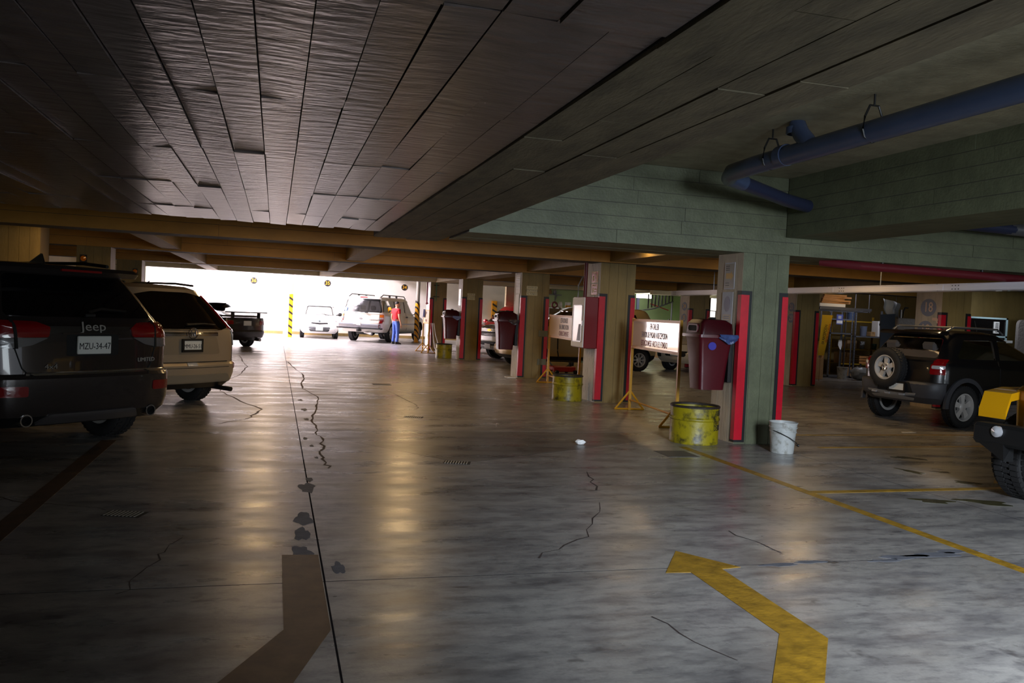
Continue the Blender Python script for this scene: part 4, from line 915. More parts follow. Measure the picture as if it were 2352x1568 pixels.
for sd in (-1, 1):
    b = MB(); b.lathe([(.10, -.02), (.105, .02), (.085, .02)], 24, 'y', (sd*.44, 3.12, .93)); hl = b.build('head_lamp', M_chrome, gr); b = MB(); b.ball((sd*.44, 3.125, .93), (.088, .04, .088), 16); b.build('lamp_glass', M_clearlamp, hl)
    b = MB(); b.lathe([(.045, -.02), (.045, .01), (0, .014)], 16, 'y', (sd*.50, 3.12, .75)); b.build('turn_lamp', M_amberlamp, gr)
    for y in (2.62, -.02):
        ty, ri = (wheel_mesh(.40, .30, .22, 5, True) if (sd, y) == (-1, 2.62) else (ty, ri))
        wl = link('wheel', ty, t, (sd*.80, y, .40), (0, 0, 0 if sd > 0 else pi)); link('rim', ri, wl)
        b = MB(); x0, x1 = (.70, .97) if sd > 0 else (-.97, -.70)
        pr = [(y+.58, .83), (y+.52, .99), (y+.30, 1.03), (y-.32, 1.03), (y-.56, .80)]
        L = [V((x0, *q)) for q in pr]+[V((x1, *q)) for q in pr]; L2 = [p+V((0, 0, -.07)) for p in L]
        n = 5; vs = L+L2; fs = []
        for i in range(4): fs += [(i, i+1, n+i+1, n+i), (10+i, 10+n+i, 10+n+i+1, 11+i), (i, 10+i, 11+i, i+1), (n+i, n+i+1, 10+n+i+1, 10+n+i)]
        fs += [(0, n, 10+n, 10), (4, 14, 14+n, 4+n)]; b.add(vs, fs); b.build('fender', P_yel, t, ang=30)
b = MB(); b.cbox(-.92, .92, 3.14, 3.34, .53, .72, .03); b.build('bumper', M_dark, t)
for sd in (-1, 1): b = MB(); b.add([(sd*.6, 3.2, .57), (sd*.92, 3.2, .57), (sd*.92, 3.32, .57), (sd*.6, 3.34, .57), (sd*.6, 3.2, .40), (sd*.62, 3.3, .40)], [(0, 1, 2, 3), (0, 4, 5, 3), (0, 1, 4), (3, 2, 5), (1, 2, 5, 4)]); b.build('bumper_end', M_dark, t, ang=0); b = MB(); b.lathe([(.05, -.01), (.05, .02), (0, .04)], 16, 'y', (sd*.66, 3.34, .66)); b.build('fog_lamp', M_clearlamp, t)
b = MB(); b.loft([ringpts(1.12, 1.5, -.6, .72, .05, .05, 0, 0, 0), ringpts(1.72, 1.2, -.58, .64, .08, .08, .02, 0, 0), ringpts(1.78, 1.1, -.5, .58, .08, .08, .02, 0, 0)]); top = b.build('soft_top', M_dark, t)
b = MB(); b.add([(-.62, 1.50, 1.22), (.62, 1.50, 1.22), (.58, 1.25, 1.66), (-.58, 1.25, 1.66), (-.62, 1.52, 1.22), (.62, 1.52, 1.22), (.58, 1.27, 1.66), (-.58, 1.27, 1.66)], [(0, 1, 2, 3), (4, 5, 6, 7), (0, 1, 5, 4), (1, 2, 6, 5), (2, 3, 7, 6), (3, 0, 4, 7)]); b.build('windshield', M_glassd, t, ang=0)
b = MB(); b.cyl((-.8, 2.62, .40), (.8, 2.62, .40), .05); b.ball((.2, 2.62, .40), .14); b.cyl((-.8, -.02, .4), (.8, -.02, .4), .05); b.box(-.4, -.3, -.5, 3.1, .5, .62); b.box(.3, .4, -.5, 3.1, .5, .62); b.build('chassis', M_dark, t)

# ------------------------------------------------------------------ pipes, tray
M_pvc = mat('blue_grey_pvc', (62, 74, 100), .3, var=.08, vs=3)
M_maroonp = mat('maroon_pipe_paint', (92, 22, 30), .45)
t = thing('drain_pipe', 'thick blue-grey drain pipe hanging under the right ceiling bay', 'pipe', (4.42, 0, 3.05))
b = MB(); b.tube([(0, 1.12, 0), (0, 7.3, -.01), (0, 7.75, -.02), (.10, 7.98, -.03), (.32, 8.08, -.05)], .088, 20); b.build('pipe_run', M_pvc, t)
b = MB(); b.tube([(.22, 8.05, -.04), (1.2, 8.62, -.10), (1.62, 8.8, -.12)], .075, 16); b.build('pipe_branch', mat('dark_pvc', (40, 46, 70), .4), t)
for y in (1.9, 3.9, 7.1): b = MB(); b.lathe([(.089, -.055), (.1, -.055), (.1, .055), (.089, .055)], 20, 'y', (0, y-.25, 0), True); b.build('coupling', M_pvc, t)
b = MB(); b.tube([(0, 6.45, .02), (.01, 6.62, .16), (.02, 6.7, .26)], .075, 14); b.lathe([(.085, -.03), (.095, -.03), (.095, .03), (.085, .03)], 16, 'z', (.02, 6.7, .20), True); b.build('cleanout_tee', M_pvc, t)
for y in (3.95, 5.65, 7.05):
    b = MB(); b.tube([(0, y, -.095), (-.075, y, -.055), (-.094, y, 0), (-.08, y, .1), (-.04, y, .19), (.04, y, .19), (.08, y, .1), (.094, y, 0), (.075, y, -.055), (0, y, -.095)], .009, 6); b.cyl((0, y, .19), (0, y, .28), .008); b.build('hanger', M_dark, t)
t = thing('drain_pipe', 'second blue-grey pipe with white band far right under the beams', 'pipe', (0, 8.75, 2.86))
b = MB(); b.tube([(7.6, 0, .03), (13, .1, -.03)], .075, 16); b.build('pipe_run', mat('dark_pvc', (40, 46, 70), .4), t)
b = MB(); b.cyl((8.95, .03, .016), (9.25, .03, .012), .078, n=16); b.build('label_band', M_steel, t); b = MB(); b.tube([(9.2, .03, .08), (9.2, .03, .47)], .01); b.build('hanger', M_dark, t)
t = thing('fire_pipe', 'maroon pipe running under the green beam on the right', 'pipe', (0, 9.2, 2.315))
b = MB(); b.tube([(6.9, .5, .05), (7.2, .12, .0), (14, .25, -.05)], .055, 14); b.build('pipe_run', M_maroonp, t)
b = MB(); b.cyl((10.1, .19, -.02), (10.45, .19, -.023), .058, n=14); b.build('label_band', M_steel, t); b = MB()
for x in (7.6, 9.2, 10.9): b.tube([(x, .17, .0), (x, .17, .08)], .02)
b.build('hanger', M_dark, t)
M_tray = mat('white_tray_metal', (248, 244, 252), .3, .0, coat=.4)
t = thing('cable_tray', 'long white metal cable tray hanging across the right half', 'cable tray', (9.62, 0, 2.185))
for k, (a, d) in enumerate(((5.5, 8.0), (8.0, 10.6), (10.6, 13.2), (13.2, 16.0), (16.0, 19.7))):
    b = MB(); b.box(-.012, .012, a+.01, d-.01, -.05, .055); b.box(-.03, .012, a+.01, d-.01, .045, .055); b.box(-.012, .22, a+.01, d-.01, -.055, -.045); b.box(.20, .22, a+.01, d-.01, -.05, .055); b.build('tray_section', M_tray, t, ang=0)
    b = MB(); b.box(-.016, -.012, d-.11, d+.10, -.045, .05); pl = b.build('joint_plate', M_tray, t, ang=0)
    bb = MB()
    for dy in (-.06, 0, .06):
        for dz in (-.025, .025): bb.ball((-.017, d-.35+dy, dz), .008, 6)
    bb.build('rivet', M_seam, pl)
b = MB(); b.box(-.5, .0, 19.55, 19.75, -.05, .05); b.build('tray_end', M_wallcream, t, ang=0)
for y in (6.8, 12.0, 17.6): b = MB(); b.cyl((.1, y, .05), (.1, y, .5 if y in (6.8,) else 1.16), .008, n=8); b.build('hanger_rod', M_steel, t)

# ------------------------------------------------------------------ wall-hung bins
M_bin = mat('maroon_bin_plastic', (76, 15, 24), .32, var=.06, vs=20)
M_bag = mat('blue_bag_film', (60, 76, 120), .3, var=.3, vs=20, bump=.5, bs=25)
def bin_(x, y, z, label, bagm, logo=False):
    t = thing('litter_bin', label, 'bin', (x, y, z), group='maroon bins hung on the columns')
    def rr(x0, x1, y0, y1, zz, r=.05): return [V((px, py, zz)) for px, py in rpoly([(x0, y0), (x1, y0), (x1, y1), (x0, y1)], r, 3)]
    b = MB(); b.loft([rr(-.43, -.09, .07, .37, 0), rr(-.45, -.07, .05, .39, .3), rr(-.48, -.04, .02, .42, .60), rr(-.50, -.04, .0, .44, .66)]); b.build('body', M_bin, t)
    b = MB(); b.loft([rr(-.52, -.02, -.03, .47, .655, .04), rr(-.52, -.02, -.03, .47, .69, .04)]); b.build('rim', M_bin, t)
    b = MB(); b.loft([rr(-.49, -.03, .0, .44, .69, .05), rr(-.475, -.04, .01, .43, .83, .06), rr(-.43, -.12, .03, .41, .875, .06), rr(-.36, -.20, .10, .34, .885, .04)])
    for v in b.v: v.z -= max(0, v.x+.30)*.5*max(0, (v.z-.69)/.19); lid = b.build('lid', M_bin, t)
    b = MB(); fr = rpoly([(.09, .715), (.35, .715), (.35, .815), (.09, .815)], .03); fi = rpoly([(.11, .73), (.33, .73), (.33, .80), (.11, .80)], .025); n = len(fr)
    b.add([(-.497, u, v) for u, v in fr]+[(-.497, u, v) for u, v in fi]+[(-.47, u, v) for u, v in fr], [(i, (i+1) % n, n+(i+1) % n, n+i) for i in range(n)]+[(i, (i+1) % n, 2*n+(i+1) % n, 2*n+i) for i in range(n)]); b.build('slot_frame', M_bin, lid)
    b = MB(); b.add([(-.49, u, v) for u, v in fi], [tuple(range(n))]); b.build('slot', M_seam, lid, ang=0)
    bx('knob', M_dark, lid, -.27, -.19, .18, .26, .885, .91, .01)
    b = MB(); pts = []
    for i in range(9):
        for j in range(5):
            xx = -.26+.27*i/8; zz = .70-.13*j/4*(1-abs(i/8-.55)*1.2); pts.append((xx, -.045-.012*sin(i*1.7+j)-.01*j*(j < 3), zz))
    b.add(pts, [(i*5+j, i*5+j+1, i*5+5+j+1, i*5+5+j) for i in range(8) for j in range(4)]); b.build('bin_bag', bagm, t)
    bx('wall_bracket', M_dark, t, -.06, 0, .06, .36, .1, .62)
    if logo:
        b = MB(); b.prism([(.055*cos(a*pi/10)-.36+.04, .05*sin(a*pi/10)+.55) for a in range(20)], .012, .018, 'xz'); b.build('round_sticker', mat('sticker_violet', (48, 40, 150), .5), t, ang=0)
    return t
bin_(5.555, 9.42, .655, 'maroon bin on the nearest green column with a blue bag edge', M_bag, True)
bin_(5.44, 18.85, .64, 'maroon bin on the column with the parking plate beside the pickup', mat('grey_bag_film', (70, 62, 68), .3, bump=.5, bs=25))
bin_(5.42, 25.16, .62, 'maroon bin above the farthest yellow drum', mat('pale_bag_film', (120, 130, 180), .3, bump=.5, bs=25))

# ------------------------------------------------------------------ half drums
M_drum = mat('yellow_drum_paint', (152, 138, 16), .4, col2=(52, 48, 22), vs=6, thr=(.36, .52), bump=.2, bs=14)
M_sand = mat('dark_sand', (46, 38, 34), .95, bump=.6, bs=60)
M_rust = mat('rusty_rim', (52, 44, 38), .6, col2=(28, 22, 20), vs=18)
def drum(x, y, r, h, label, rz=0):
    t = thing('half_drum', label, 'drum', (x, y, 0), rz, 'yellow sand drums along the columns')
    b = MB(); b.lathe([(r-.012, .005), (r, .0), (r+.004, .015), (r, .03), (r, h*.60), (r+.011, h*.63), (r+.011, h*.67), (r, h*.70), (r, h*.94), (r-.015, h*.94), (r-.015, h*.7)], 40); b.build('shell', M_drum, t)
    b = MB(); b.lathe([(r-.012, h*.93), (r+.008, h*.94), (r+.010, h*.975), (r, h), (r-.014, h*.985)], 40, closed=True); b.build('rim', M_rust, t)
    b = MB(); b.lathe([(r-.018, h*.86), (r*.6, h*.91), (0, h*.93)], 24); b.build('sand', M_sand, t)
    return t
d1 = drum(5.08, 9.50, .298, .47, 'yellow sand drum lettered ARENA beside the nearest column')
def curved_text(body, zc, size, parent, r, ang, m):
    o = text('drum_lettering', body, size, m, parent, sx=.62, depth=.001)
    for v in o.data.vertices:
        a = ang + v.co.x/r; rr = r + .002 + v.co.z; zz = v.co.y+zc; v.co = (rr*sin(a), -rr*cos(a), zz)
curved_text('ARENA', .385, .10, d1, .298, .80, M_ink); curved_text('DERRAMES', .205, .10, d1, .298, .93, M_ink)
drum(5.04, 14.16, .265, .45, 'yellow sand drum below the fire hose cabinet')
drum(5.06, 25.75, .25, .45, 'farthest yellow sand drum below a maroon bin')

# ------------------------------------------------------------------ bucket
t = thing('bucket', 'dirty white plastic bucket standing right of the nearest column', 'bucket', (5.83, 8.72, 0))
M_bkt = mat('dirty_white_plastic', (178, 180, 178), .45, col2=(122, 118, 106), vs=9, thr=(.32, .5))
b = MB(); b.lathe([(.128, .0), (.132, .004), (.150, .25), (.158, .252), (.158, .262), (.152, .264), (.154, .30), (.165, .302), (.165, .312), (.157, .314), (.160, .352), (.168, .356), (.168, .368), (.158, .366), (.150, .25), (.126, .01), (0, .01)], 36); b.build('pail', M_bkt, t)
b = MB(); b.tube([(-.16, -.05, .27), (-.12, -.13, .25), (-.02, -.175, .20), (.08, -.165, .14), (.15, -.09, .095), (.175, -.02, .09)], .0045, 6); b.build('handle', M_dark, t)
b = MB(); b.cyl((.15, -.085, .10), (.165, -.09, .1), .016); b.build('handle_grip', M_dark, t)

# ------------------------------------------------------------------ fire hose cabinet and signs
M_cab = mat('cabinet_red', (120, 14, 24), .4)
t = thing('hose_cabinet', 'tall red fire hose cabinet with white door on the second striped column', 'cabinet', (5.435, 13.86, .94))
bx('case', M_cab, t, -.24, 0, 0, .62, 0, .90, .008)
bx('door', M_white, t, -.262, -.24, .01, .61, .015, .885, .006)
d = t.children[1]
M_doorwin = mat('pale_door_glass', (226, 226, 230), .08)
bx('door_window', M_doorwin, d, -.266, -.262, .10, .52, .12, .74)
for q in (((.085, .10), (.105, .755)), ((.52, .535), (.105, .755)), ((.085, .535), (.105, .12)), ((.085, .535), (.74, .755))): bx('window_bead', M_steel, d, -.270, -.262, q[0][0], q[0][1], q[1][0], q[1][1])
bx('door_latch', M_steel, d, -.275, -.262, .03, .06, .40, .48)
b = MB(); b.prism([(.13, .125), (.30, .125), (.22, .42), (.13, .42)], -.269, -.266, 'yz'); b.build('inner_shadow_card', mat('grey_card', (120, 124, 140), .5), d, ang=0)
t = thing('fire_pipe', 'vertical maroon riser pipe entering the fire hose cabinet', 'pipe', (5.27, 14.12, 1.835))
b = MB(); b.cyl((0, 0, 0), (0, 0, .68), .033, n=14); b.build('riser', M_maroonp, t); b = MB(); b.tube([(-.07, .16, 0), (-.07, .16, .22), (.0, .14, .38)], .012); b.build('conduit', M_steel, t)
def plate_sign(name, label, x, y, z, wd, ht, m, rot, cat='sign', **kw):
    t = thing(name, label, cat, (x, y, z), **kw); b = MB(); b.box(-wd/2, wd/2, -ht/2, ht/2, 0, .004); o = b.build('panel', m, t, rot=rot, ang=0); return t, o
M_sgr = mat('sign_red', (196, 28, 32), .4); M_sgc = mat('sign_cream', (226, 190, 120), .5)
def arrow(o, x, y, s, m):
    b = MB(); b.prism([(x-.3*s, y+.5*s), (x+.3*s, y+.5*s), (x+.3*s, y), (x+.55*s, y), (x, y-.55*s), (x-.55*s, y), (x-.3*s, y)], .004, .006, 'xy'); b.build('arrow', m, o, ang=0)
for k, (z, wd) in enumerate(((2.20, 'EXTINTOR'), (1.985, 'HIDRANTE'))):
    t, o = plate_sign('fire_sign', ('upper' if k == 0 else 'lower')+' red fire sign with down arrow above the hose cabinet', 5.436, 14.1, z, .30, .205, M_sgc, FACE_LEFT)
    b = MB(); b.box(-.14, .14, -.092, .092, .004, .005); b.build('field', M_sgr, o, ang=0)
    text('sign_lettering', wd, .045, M_sgc, o, (0, .066, .006), sx=.9, depth=.0005); arrow(o, -.06, -.02, .10, M_sgc)
    if k == 0: b = MB(); b.box(.05, .12, -.08, .045, .005, .0062); b.build('pictogram_field', M_sgc, o, ang=0); b = MB(); b.prism([(.07, -.06), (.10, -.06), (.10, .01), (.09, .02), (.09, .035), (.075, .035), (.075, .02), (.07, .01)], .0062, .007, 'xy'); b.build('pictogram', M_sgr, o, ang=0)
    else: text('sign_lettering', 'MANGUERA', .03, M_sgc, o, (.06, .0, .006), sx=.7, depth=.0005); text('sign_lettering', 'CONTRA FUEGO', .02, M_sgc, o, (.06, -.045, .006), sx=.7, depth=.0005)
M_sgn = mat('parking_plate_beige', (216, 196, 150), .5)
for x, y, z, s, lb in ((5.70, 18.775, 2.03, 1.0, 'beige FAVOR DE ESTACIONARSE AL FONDO plate on the column beside the pickup'), (5.70, 25.092, 1.93, .9, 'beige FAVOR DE ESTACIONARSE AL FONDO plate above the farthest drum')):
    t = thing('parking_sign', lb, 'sign', (x, y, z), group='small parking plates on the columns')
    for k, tx in enumerate(('FAVOR DE', 'ESTACIONARSE', 'AL FONDO')):
        b = MB(); b.box(-.13*s, .13*s, -.032*s, .032*s, 0, .004); o = b.build('plate', M_sgn, t, (0, 0, (.075-.075*k)*s), FACE_CAM, ang=0); text('plate_lettering', tx, .055*s, M_ink, o, (0, 0, .005), sx=.78 if k == 1 else .85, depth=.001)
M_film = mat('laminated_poster', (206, 206, 214), .12, coat=.5)
t, o = plate_sign('poster', 'framed notice with an arrow at the top of the nearest column', 5.553, 9.66, 2.10, .25, .34, M_film, FACE_LEFT)
b = MB(); b.box(-.11, .11, -.155, .155, .004, .005); b.build('print', mat('poster_grey', (150, 144, 132), .35), o, ang=0)
b = MB(); b.prism([(-.085, -.035), (.04, -.035), (.04, -.06), (.09, 0), (.04, .06), (.04, .035), (-.085, .035)], .005, .0065, 'xy'); b.build('arrow', mat('poster_ochre', (190, 150, 70), .4), o, ang=0)
for yy in (.125, .10, .075, -.09, -.12): b = MB(); b.box(-.09, .0, yy-.004, yy+.004, .005, .006); b.build('text_line', M_ink, o, ang=0)
t, o = plate_sign('poster', 'tall laminated poster with a blue oval print above the nearest bin', 5.553, 9.68, 1.66, .26, .47, M_film, FACE_LEFT)
b = MB(); b.prism([(.075*cos(a*pi/12), .085+.10*sin(a*pi/12)) for a in range(24)], .004, .0055, 'xy'); b.build('oval_print', mat('poster_blue', (96, 104, 134), .4), o, ang=0)
b = MB(); b.box(-.10, .10, -.20, -.05, .004, .005); b.build('caption_field', mat('poster_tan', (190, 176, 158), .4), o, ang=0)
for yy in (-.075, -.10, -.13, -.16): b = MB(); b.box(-.07, .06, yy-.006, yy+.004, .005, .006); b.build('text_line', mat('poster_blue', (96, 104, 134), .4), o, ang=0)
t, o = plate_sign('poster', 'tall sunlit notice at the top of the column beside the pickup', 5.443, 19.05, 2.18, .34, .44, M_white, FACE_LEFT)
for k in range(7): b = MB(); b.box(-.14, .12, .14-k*.04, .152-k*.04, .004, .005); b.build('text_line', mat('poster_blue', (96, 104, 134), .4), o, ang=0)
t, o = plate_sign('poster', 'long white paper notice above the bin beside the pickup', 5.443, 19.08, 1.62, .30, .62, M_white, FACE_LEFT)
t, o = plate_sign('poster', 'narrow pale notice on the column behind the farthest drum', 5.423, 25.42, 1.9, .3, .5, M_film, FACE_LEFT)
for k in range(6): b = MB(); b.box(-.1, .1, .16-k*.06, .17-k*.06, .004, .005); b.build('text_line', mat('poster_blue', (96, 104, 134), .4), o, ang=0)

# painted bay numbers on columns and the far wall
M_oval = mat('oval_slate_blue', (124, 126, 140), .6); M_numy = mat('number_ochre', (226, 176, 84), .6); M_nump = mat('number_peach', (226, 190, 160), .6); M_numyel = mat('number_yellow', (236, 176, 24), .5)
def number(tx, x, y, z, rx, rz, fm, nm, rot, label, size, sx=1.0, grp=None):
    t = thing('bay_number', label, 'number sign', (x, y, z), group=grp); b = MB(); b.prism([(rx*cos(a*pi/16), rz*sin(a*pi/16)) for a in range(32)], 0, .003, 'xy'); o = b.build('disc', fm, t, rot=rot, ang=0); text('digits', tx, size, nm, o, (0, 0, .004), depth=.0012, sx=sx); return t
number('24', 12.596, 24.62, 2.13-.16, .17, .135, M_oval, M_numy, FACE_LEFT, 'upper slate oval, number 24, on the column behind the white sign board', .20, .95); number('25', 12.596, 24.62, 1.60, .17, .135, M_oval, M_numy, FACE_LEFT, 'lower slate oval, number 25, on the column behind the white sign board', .20, .95)
for tx, yy, zz in (('20', 19.02, 1.98), ('21', 18.68, 1.98), ('22', 19.02, 1.70), ('23', 18.68, 1.70)): number(tx, 12.526, yy, zz, .125, .115, M_oval, M_nump, FACE_LEFT, 'slate oval number on the column right of the nearest column, '+{'20': 'upper left', '21': 'upper right', '22': 'lower left', '23': 'lower right'}[tx]+' of four', .17, .85)
number('18', 12.546, 14.05, 2.0, .21, .175, M_oval, M_nump, FACE_LEFT, 'large slate oval number 18 on the column behind the black car', .28, .9); number('19', 12.546, 14.1, 1.56, .21, .175, M_oval, M_nump, FACE_LEFT, 'large slate oval number 19 below number 18 behind the black car', .28, .9)
t = thing('pointing_hand', 'small peach pointing hand mark between numbers 18 and 19', 'sign', (12.545, 13.83, 1.77)); b = MB(); b.prism([(-.1, .03), (.02, .03), (.10, -.03), (.04, -.035), (.06, -.08), (.02, -.075), (.0, -.03), (-.1, -.02)], 0, .003, 'xy'); b.build('print', M_nump, t, rot=FACE_LEFT, ang=0)
for tx, x, z in (('36', -1.02, 2.43), ('35', 2.36, 2.49), ('34', 6.06, 2.49)): number(tx, x, 41.495, z, .155, .155, M_black, M_numyel, FACE_CAM, 'black disc with yellow number, far wall, '+{'36': 'left of the square striped post', '35': 'above the small white hatchback', '34': 'above the big white wagon'}[tx], .24, .95)
for x, y, z in ((-3.5, 18.70, 2.18), (-3.82, 25.05, 2.14)): t = thing('reflector', 'small amber reflector seen over the %s SUV roof' % ('dark' if y < 20 else 'beige'), 'reflector', (x-.24 if y < 20 else x+.1, y, z)); b = MB(); b.lathe([(.055, 0), (.055, .012), (0, .02)], 16, 'y'); b.build('lens', M_amberlamp, t, rot=(0, 0, pi)); bx('backing', M_black, t, -.06, .06, 0, .03, -.11, .075)
bx('wall_notice', mat('lilac_paper', (190, 180, 220), .5), None, -2.05, -1.92, 41.48, 41.5, 1.85, 2.25, label='small lilac notice on the sunlit far wall left of number 36', category='notice')

# ------------------------------------------------------------------ sign boards on trestle posts
M_signy = mat('sign_frame_yellow', (206, 150, 30), .4)
M_board = mat('glossy_cream_board', (232, 208, 160), .1, coat=1.0, spec=.8)
def board(x, ya, yb, z0, z1, label, lines, bm, foot=True, group='sign boards on yellow trestles', rz=0):
    t = thing('sign_board', label, 'sign board', (x, ya, 0), rz, group=group); L = yb-ya
    b = MB(); b.box(-.012, .012, 0, L, z0, z1); pn = b.build('panel', bm, t, ang=0)
    for q in ((0, L, z1-.03, z1+.01), (0, L, z0-.01, z0+.03)): bx('frame_rail', M_signy, pn, -.02, .02, *q)
    for i, (tx, m, sz) in enumerate(lines):
        k = len(lines); text('board_lettering', tx, sz, m, pn, (-.0135, L/2, z1-.105-(z1-z0-.2)*i/max(1, k-1)), FACE_LEFT, sx=.62, depth=.001)
    for y in (-.02, L+.02):
        b = MB(); b.box(-.02, .02, y-.02, y+.02, 0, z1+.02); b.build('post', M_signy, t, ang=0)
        b = MB()
        for s in (-1, 1): b.tube([(s*.24, y, .015), (0, y, .32)], .017, 6)
        b.cyl((-.25, y, .016), (.25, y, .016), .016, n=6); b.build('foot', M_signy, t)
    b = MB(); b.cyl((0, 0, .17), (0, L, .17), .014, n=8); b.build('stretcher', M_signy, t); return t
M_maroont = mat('maroon_ink', (140, 40, 60), .5); M_violet = mat('violet_ink', (66, 56, 84), .5)
board(5.43, 10.70, 12.80, 1.03, 1.49, 'large glossy white and cream sign board between the two nearest columns', [('EN TALLER', M_violet, .13), ('FAVOR DE PASAR A RECEPCION', M_violet, .13), ('ESTACIONESE HASTA EL FONDO', M_maroont, .13)], M_board, rz=-.105)
M_board2 = mat('tan_board', (226, 196, 150), .3)
board(5.66, 15.3, 17.6, 1.02, 1.49, 'tan sign board with three lettered lines left of the fire hose cabinet', [('ESTACIONESE', M_violet, .14), ('EN LUBRICACION', M_violet, .14), ('CORRECTAMENTE', M_maroont, .14)], M_board2, rz=-.06)
t3 = board(5.0, 28.2, 29.3, 1.0, 1.46, 'sunlit sign board with a blue cloth over its corner near the court', [('FAVOR', M_maroont, .12), ('DE PASAR', M_maroont, .12)], M_board2)
b = MB(); pts = []
for i in range(6):
    for j in range(6): pts.append((-.03-.02*sin(i*2.1)-.012*j*.3, .72+.30*i/5, 1.48-.30*j/5*(1-.15*(i % 2))))
b.add(pts, [(i*6+j, i*6+j+1, i*6+7+j, i*6+6+j) for i in range(5) for j in range(5)]); b.build('hung_cloth', mat('navy_cloth', (50, 52, 96), .9), None, (5.0, 28.2, 0), label='blue cloth hanging over the corner of the sunlit sign board', category='cloth')
t = thing('coiled_hose', 'pale looped hoses hanging under the sunlit sign board', 'hose', (5.5, 29.7, 0)); 
for k in range(4): b = MB(); b.tube([(-.25+.05*k, -.2, 1.0), (-.30+.09*k, -.22, .6), (-.36+.16*k, -.22, .15), (-.3+.16*k, -.2, .03)], .014, 6); b.build('hose', M_white, t)

# ------------------------------------------------------------------ striped posts by the court
M_yst = mat('post_yellow', (226, 160, 20), .45)
t = thing('striped_post', 'thin round post with yellow and black stripes right of the white wagon', 'post', (5.98, 36.8, 0))
b = MB(); b.cyl((0, 0, 0), (0, 0, 3.3), .085, n=20); b.build('pole', mat('post_grey', (150, 146, 136), .5), t); b = MB(); b.cyl((0, 0, 0), (0, 0, 1.72), .105, n=20); sl = b.build('yellow_sleeve', M_yst, t)
for k in range(7):
    z = .12+k*.245; b = MB(); n = 24; vs = []
    for i in range(n+1): a = 2*pi*i/n; zz = z+.16*cos(a+2.6); vs += [(.108*cos(a), .108*sin(a), zz), (.108*cos(a), .108*sin(a), zz+.085)]
    b.add(vs, [(2*i, 2*i+2, 2*i+3, 2*i+1) for i in range(n)]); b.build('black_stripe', M_black, sl)
t = thing('striped_post', 'square post with yellow and black corner guard below number 35', 'post', (.45, 37.5, 0))
bx('post', M_wall, t, -.10, .26, 0, .3, 0, 3.2); bx('corner_guard', M_yst, t, .10, .27, -.008, .0, 0, 1.85); bx('upper_edge', mat('post_grey', (150, 146, 136), .5), t, .17, .27, -.006, .0, 1.86, 3.2); g = [c for c in COL.objects if c.parent == t and c.name.startswith('corner_guard')][0]
for k in range(6):
    z = .05+.30*k; b = MB(); b.prism([(.10, z+.12), (.27, z), (.27, z+.09), (.10, z+.21)], -.012, -.008, 'xz'); b.build('black_stripe', M_black, g, ang=0)
for k in range(8):
    z = .22+.2*k; b = MB(); b.prism([(-.10, z+.08), (-.02, z), (-.02, z+.018), (-.10, z+.098)], -.004, .0, 'xz'); b.build('thin_stripe', M_maroont, t, ang=0)
t = thing('striped_post', 'short yellow and black striped stub behind the dark red SUV', 'post', (10.62, 41.3, 0)); bx('stub', M_yst, t, -.12, .12, 0, .2, 0, 2.05)
g = t.children[0]
for k in range(6): b = MB(); z = .3+.29*k; b.prism([(-.12, z+.10), (.12, z-.04), (.12, z+.06), (-.12, z+.20)], -.006, .0, 'xz'); b.build('black_stripe', M_black, g, ang=0)
t = thing('wall_pipe', 'thin maroon pipe down the sunlit side of the far column', 'pipe', (5.30, 30.55, 0)); b = MB(); b.cyl((0, 0, 1.72), (0, 0, 2.9), .03); b.ball((0, 0, 1.7), .05); b.build('pipe_run', M_maroonp, t)
t = thing('wall_pipe', 'thin green and white valve pipe on the front of the far column', 'pipe', (5.56, 30.17, 0)); b = MB(); b.cyl((0, 0, 1.78), (0, 0, 2.46), .016); b.build('pipe_run', mat('valve_green', (70, 120, 84), .4), t); b = MB(); b.cyl((-.12, 0, 1.95), (.12, 0, 1.95), .012); b.cyl((-.1, 0, 2.36), (.1, 0, 2.36), .012); b.build('clip', M_dark, t)

# ------------------------------------------------------------------ floor drains and litter
def drain(x, y, rz, label, n=9, wd=.26, dp=.16):
    t = thing('floor_drain', label, 'drain', (x, y, 0), rz, 'slotted floor drains'); bx('frame', M_seam, t, -wd/2, wd/2, -dp/2, dp/2, -.01, .0015)
    for k in range(n): x0 = -wd/2+.012+k*(wd-.024)/n; b = MB(); b.box(x0, x0+.010, -dp/2+.01, dp/2-.01, .0015, .005); b.build('slat', mat('drain_iron', (170, 164, 156), .5, .4), t, ang=0)
drain(1.78, 8.12, -.3, 'floor drain grate nearest the yellow arrow'); drain(1.89, 11.55, -.3, 'floor drain grate farther along toward the court'); drain(-.94, 6.23, -.3, 'floor drain grate in shadow left of the floor joint')
bx('floor_drain', M_dark, None, 1.85, 2.2, 16.2, 16.5, 0, .004, label='dark flat drain lid in the lane farthest from the camera', category='drain')
b = MB(); b.ball((0, 0, .03), (.06, .04, .03), 8)
for i in range(len(b.v)): b.v[i] += V((random.uniform(-.012, .012), random.uniform(-.012, .012), random.uniform(-.006, .012)))
b.build('crumpled_paper', M_white, None, (3.49, 9.24, 0), ang=0, label='crumpled white paper lying in the middle of the lane', category='litter')
b = MB(); b.prism([(-.12, -.03), (.13, -.02), (.1, .03), (-.1, .03)], 0, .004, 'xy'); b.build('paper_scrap', M_white, None, (9.15, 10.5, 0), ang=0, label='white paper scrap on the floor behind the black car', category='litter')
bx('floor_cover', mat('dull_cover', (84, 82, 80), .6), None, 4.22, 4.6, 8.42, 8.82, 0, .003, label='square floor cover left of the lane line near the yellow drum', category='cover')

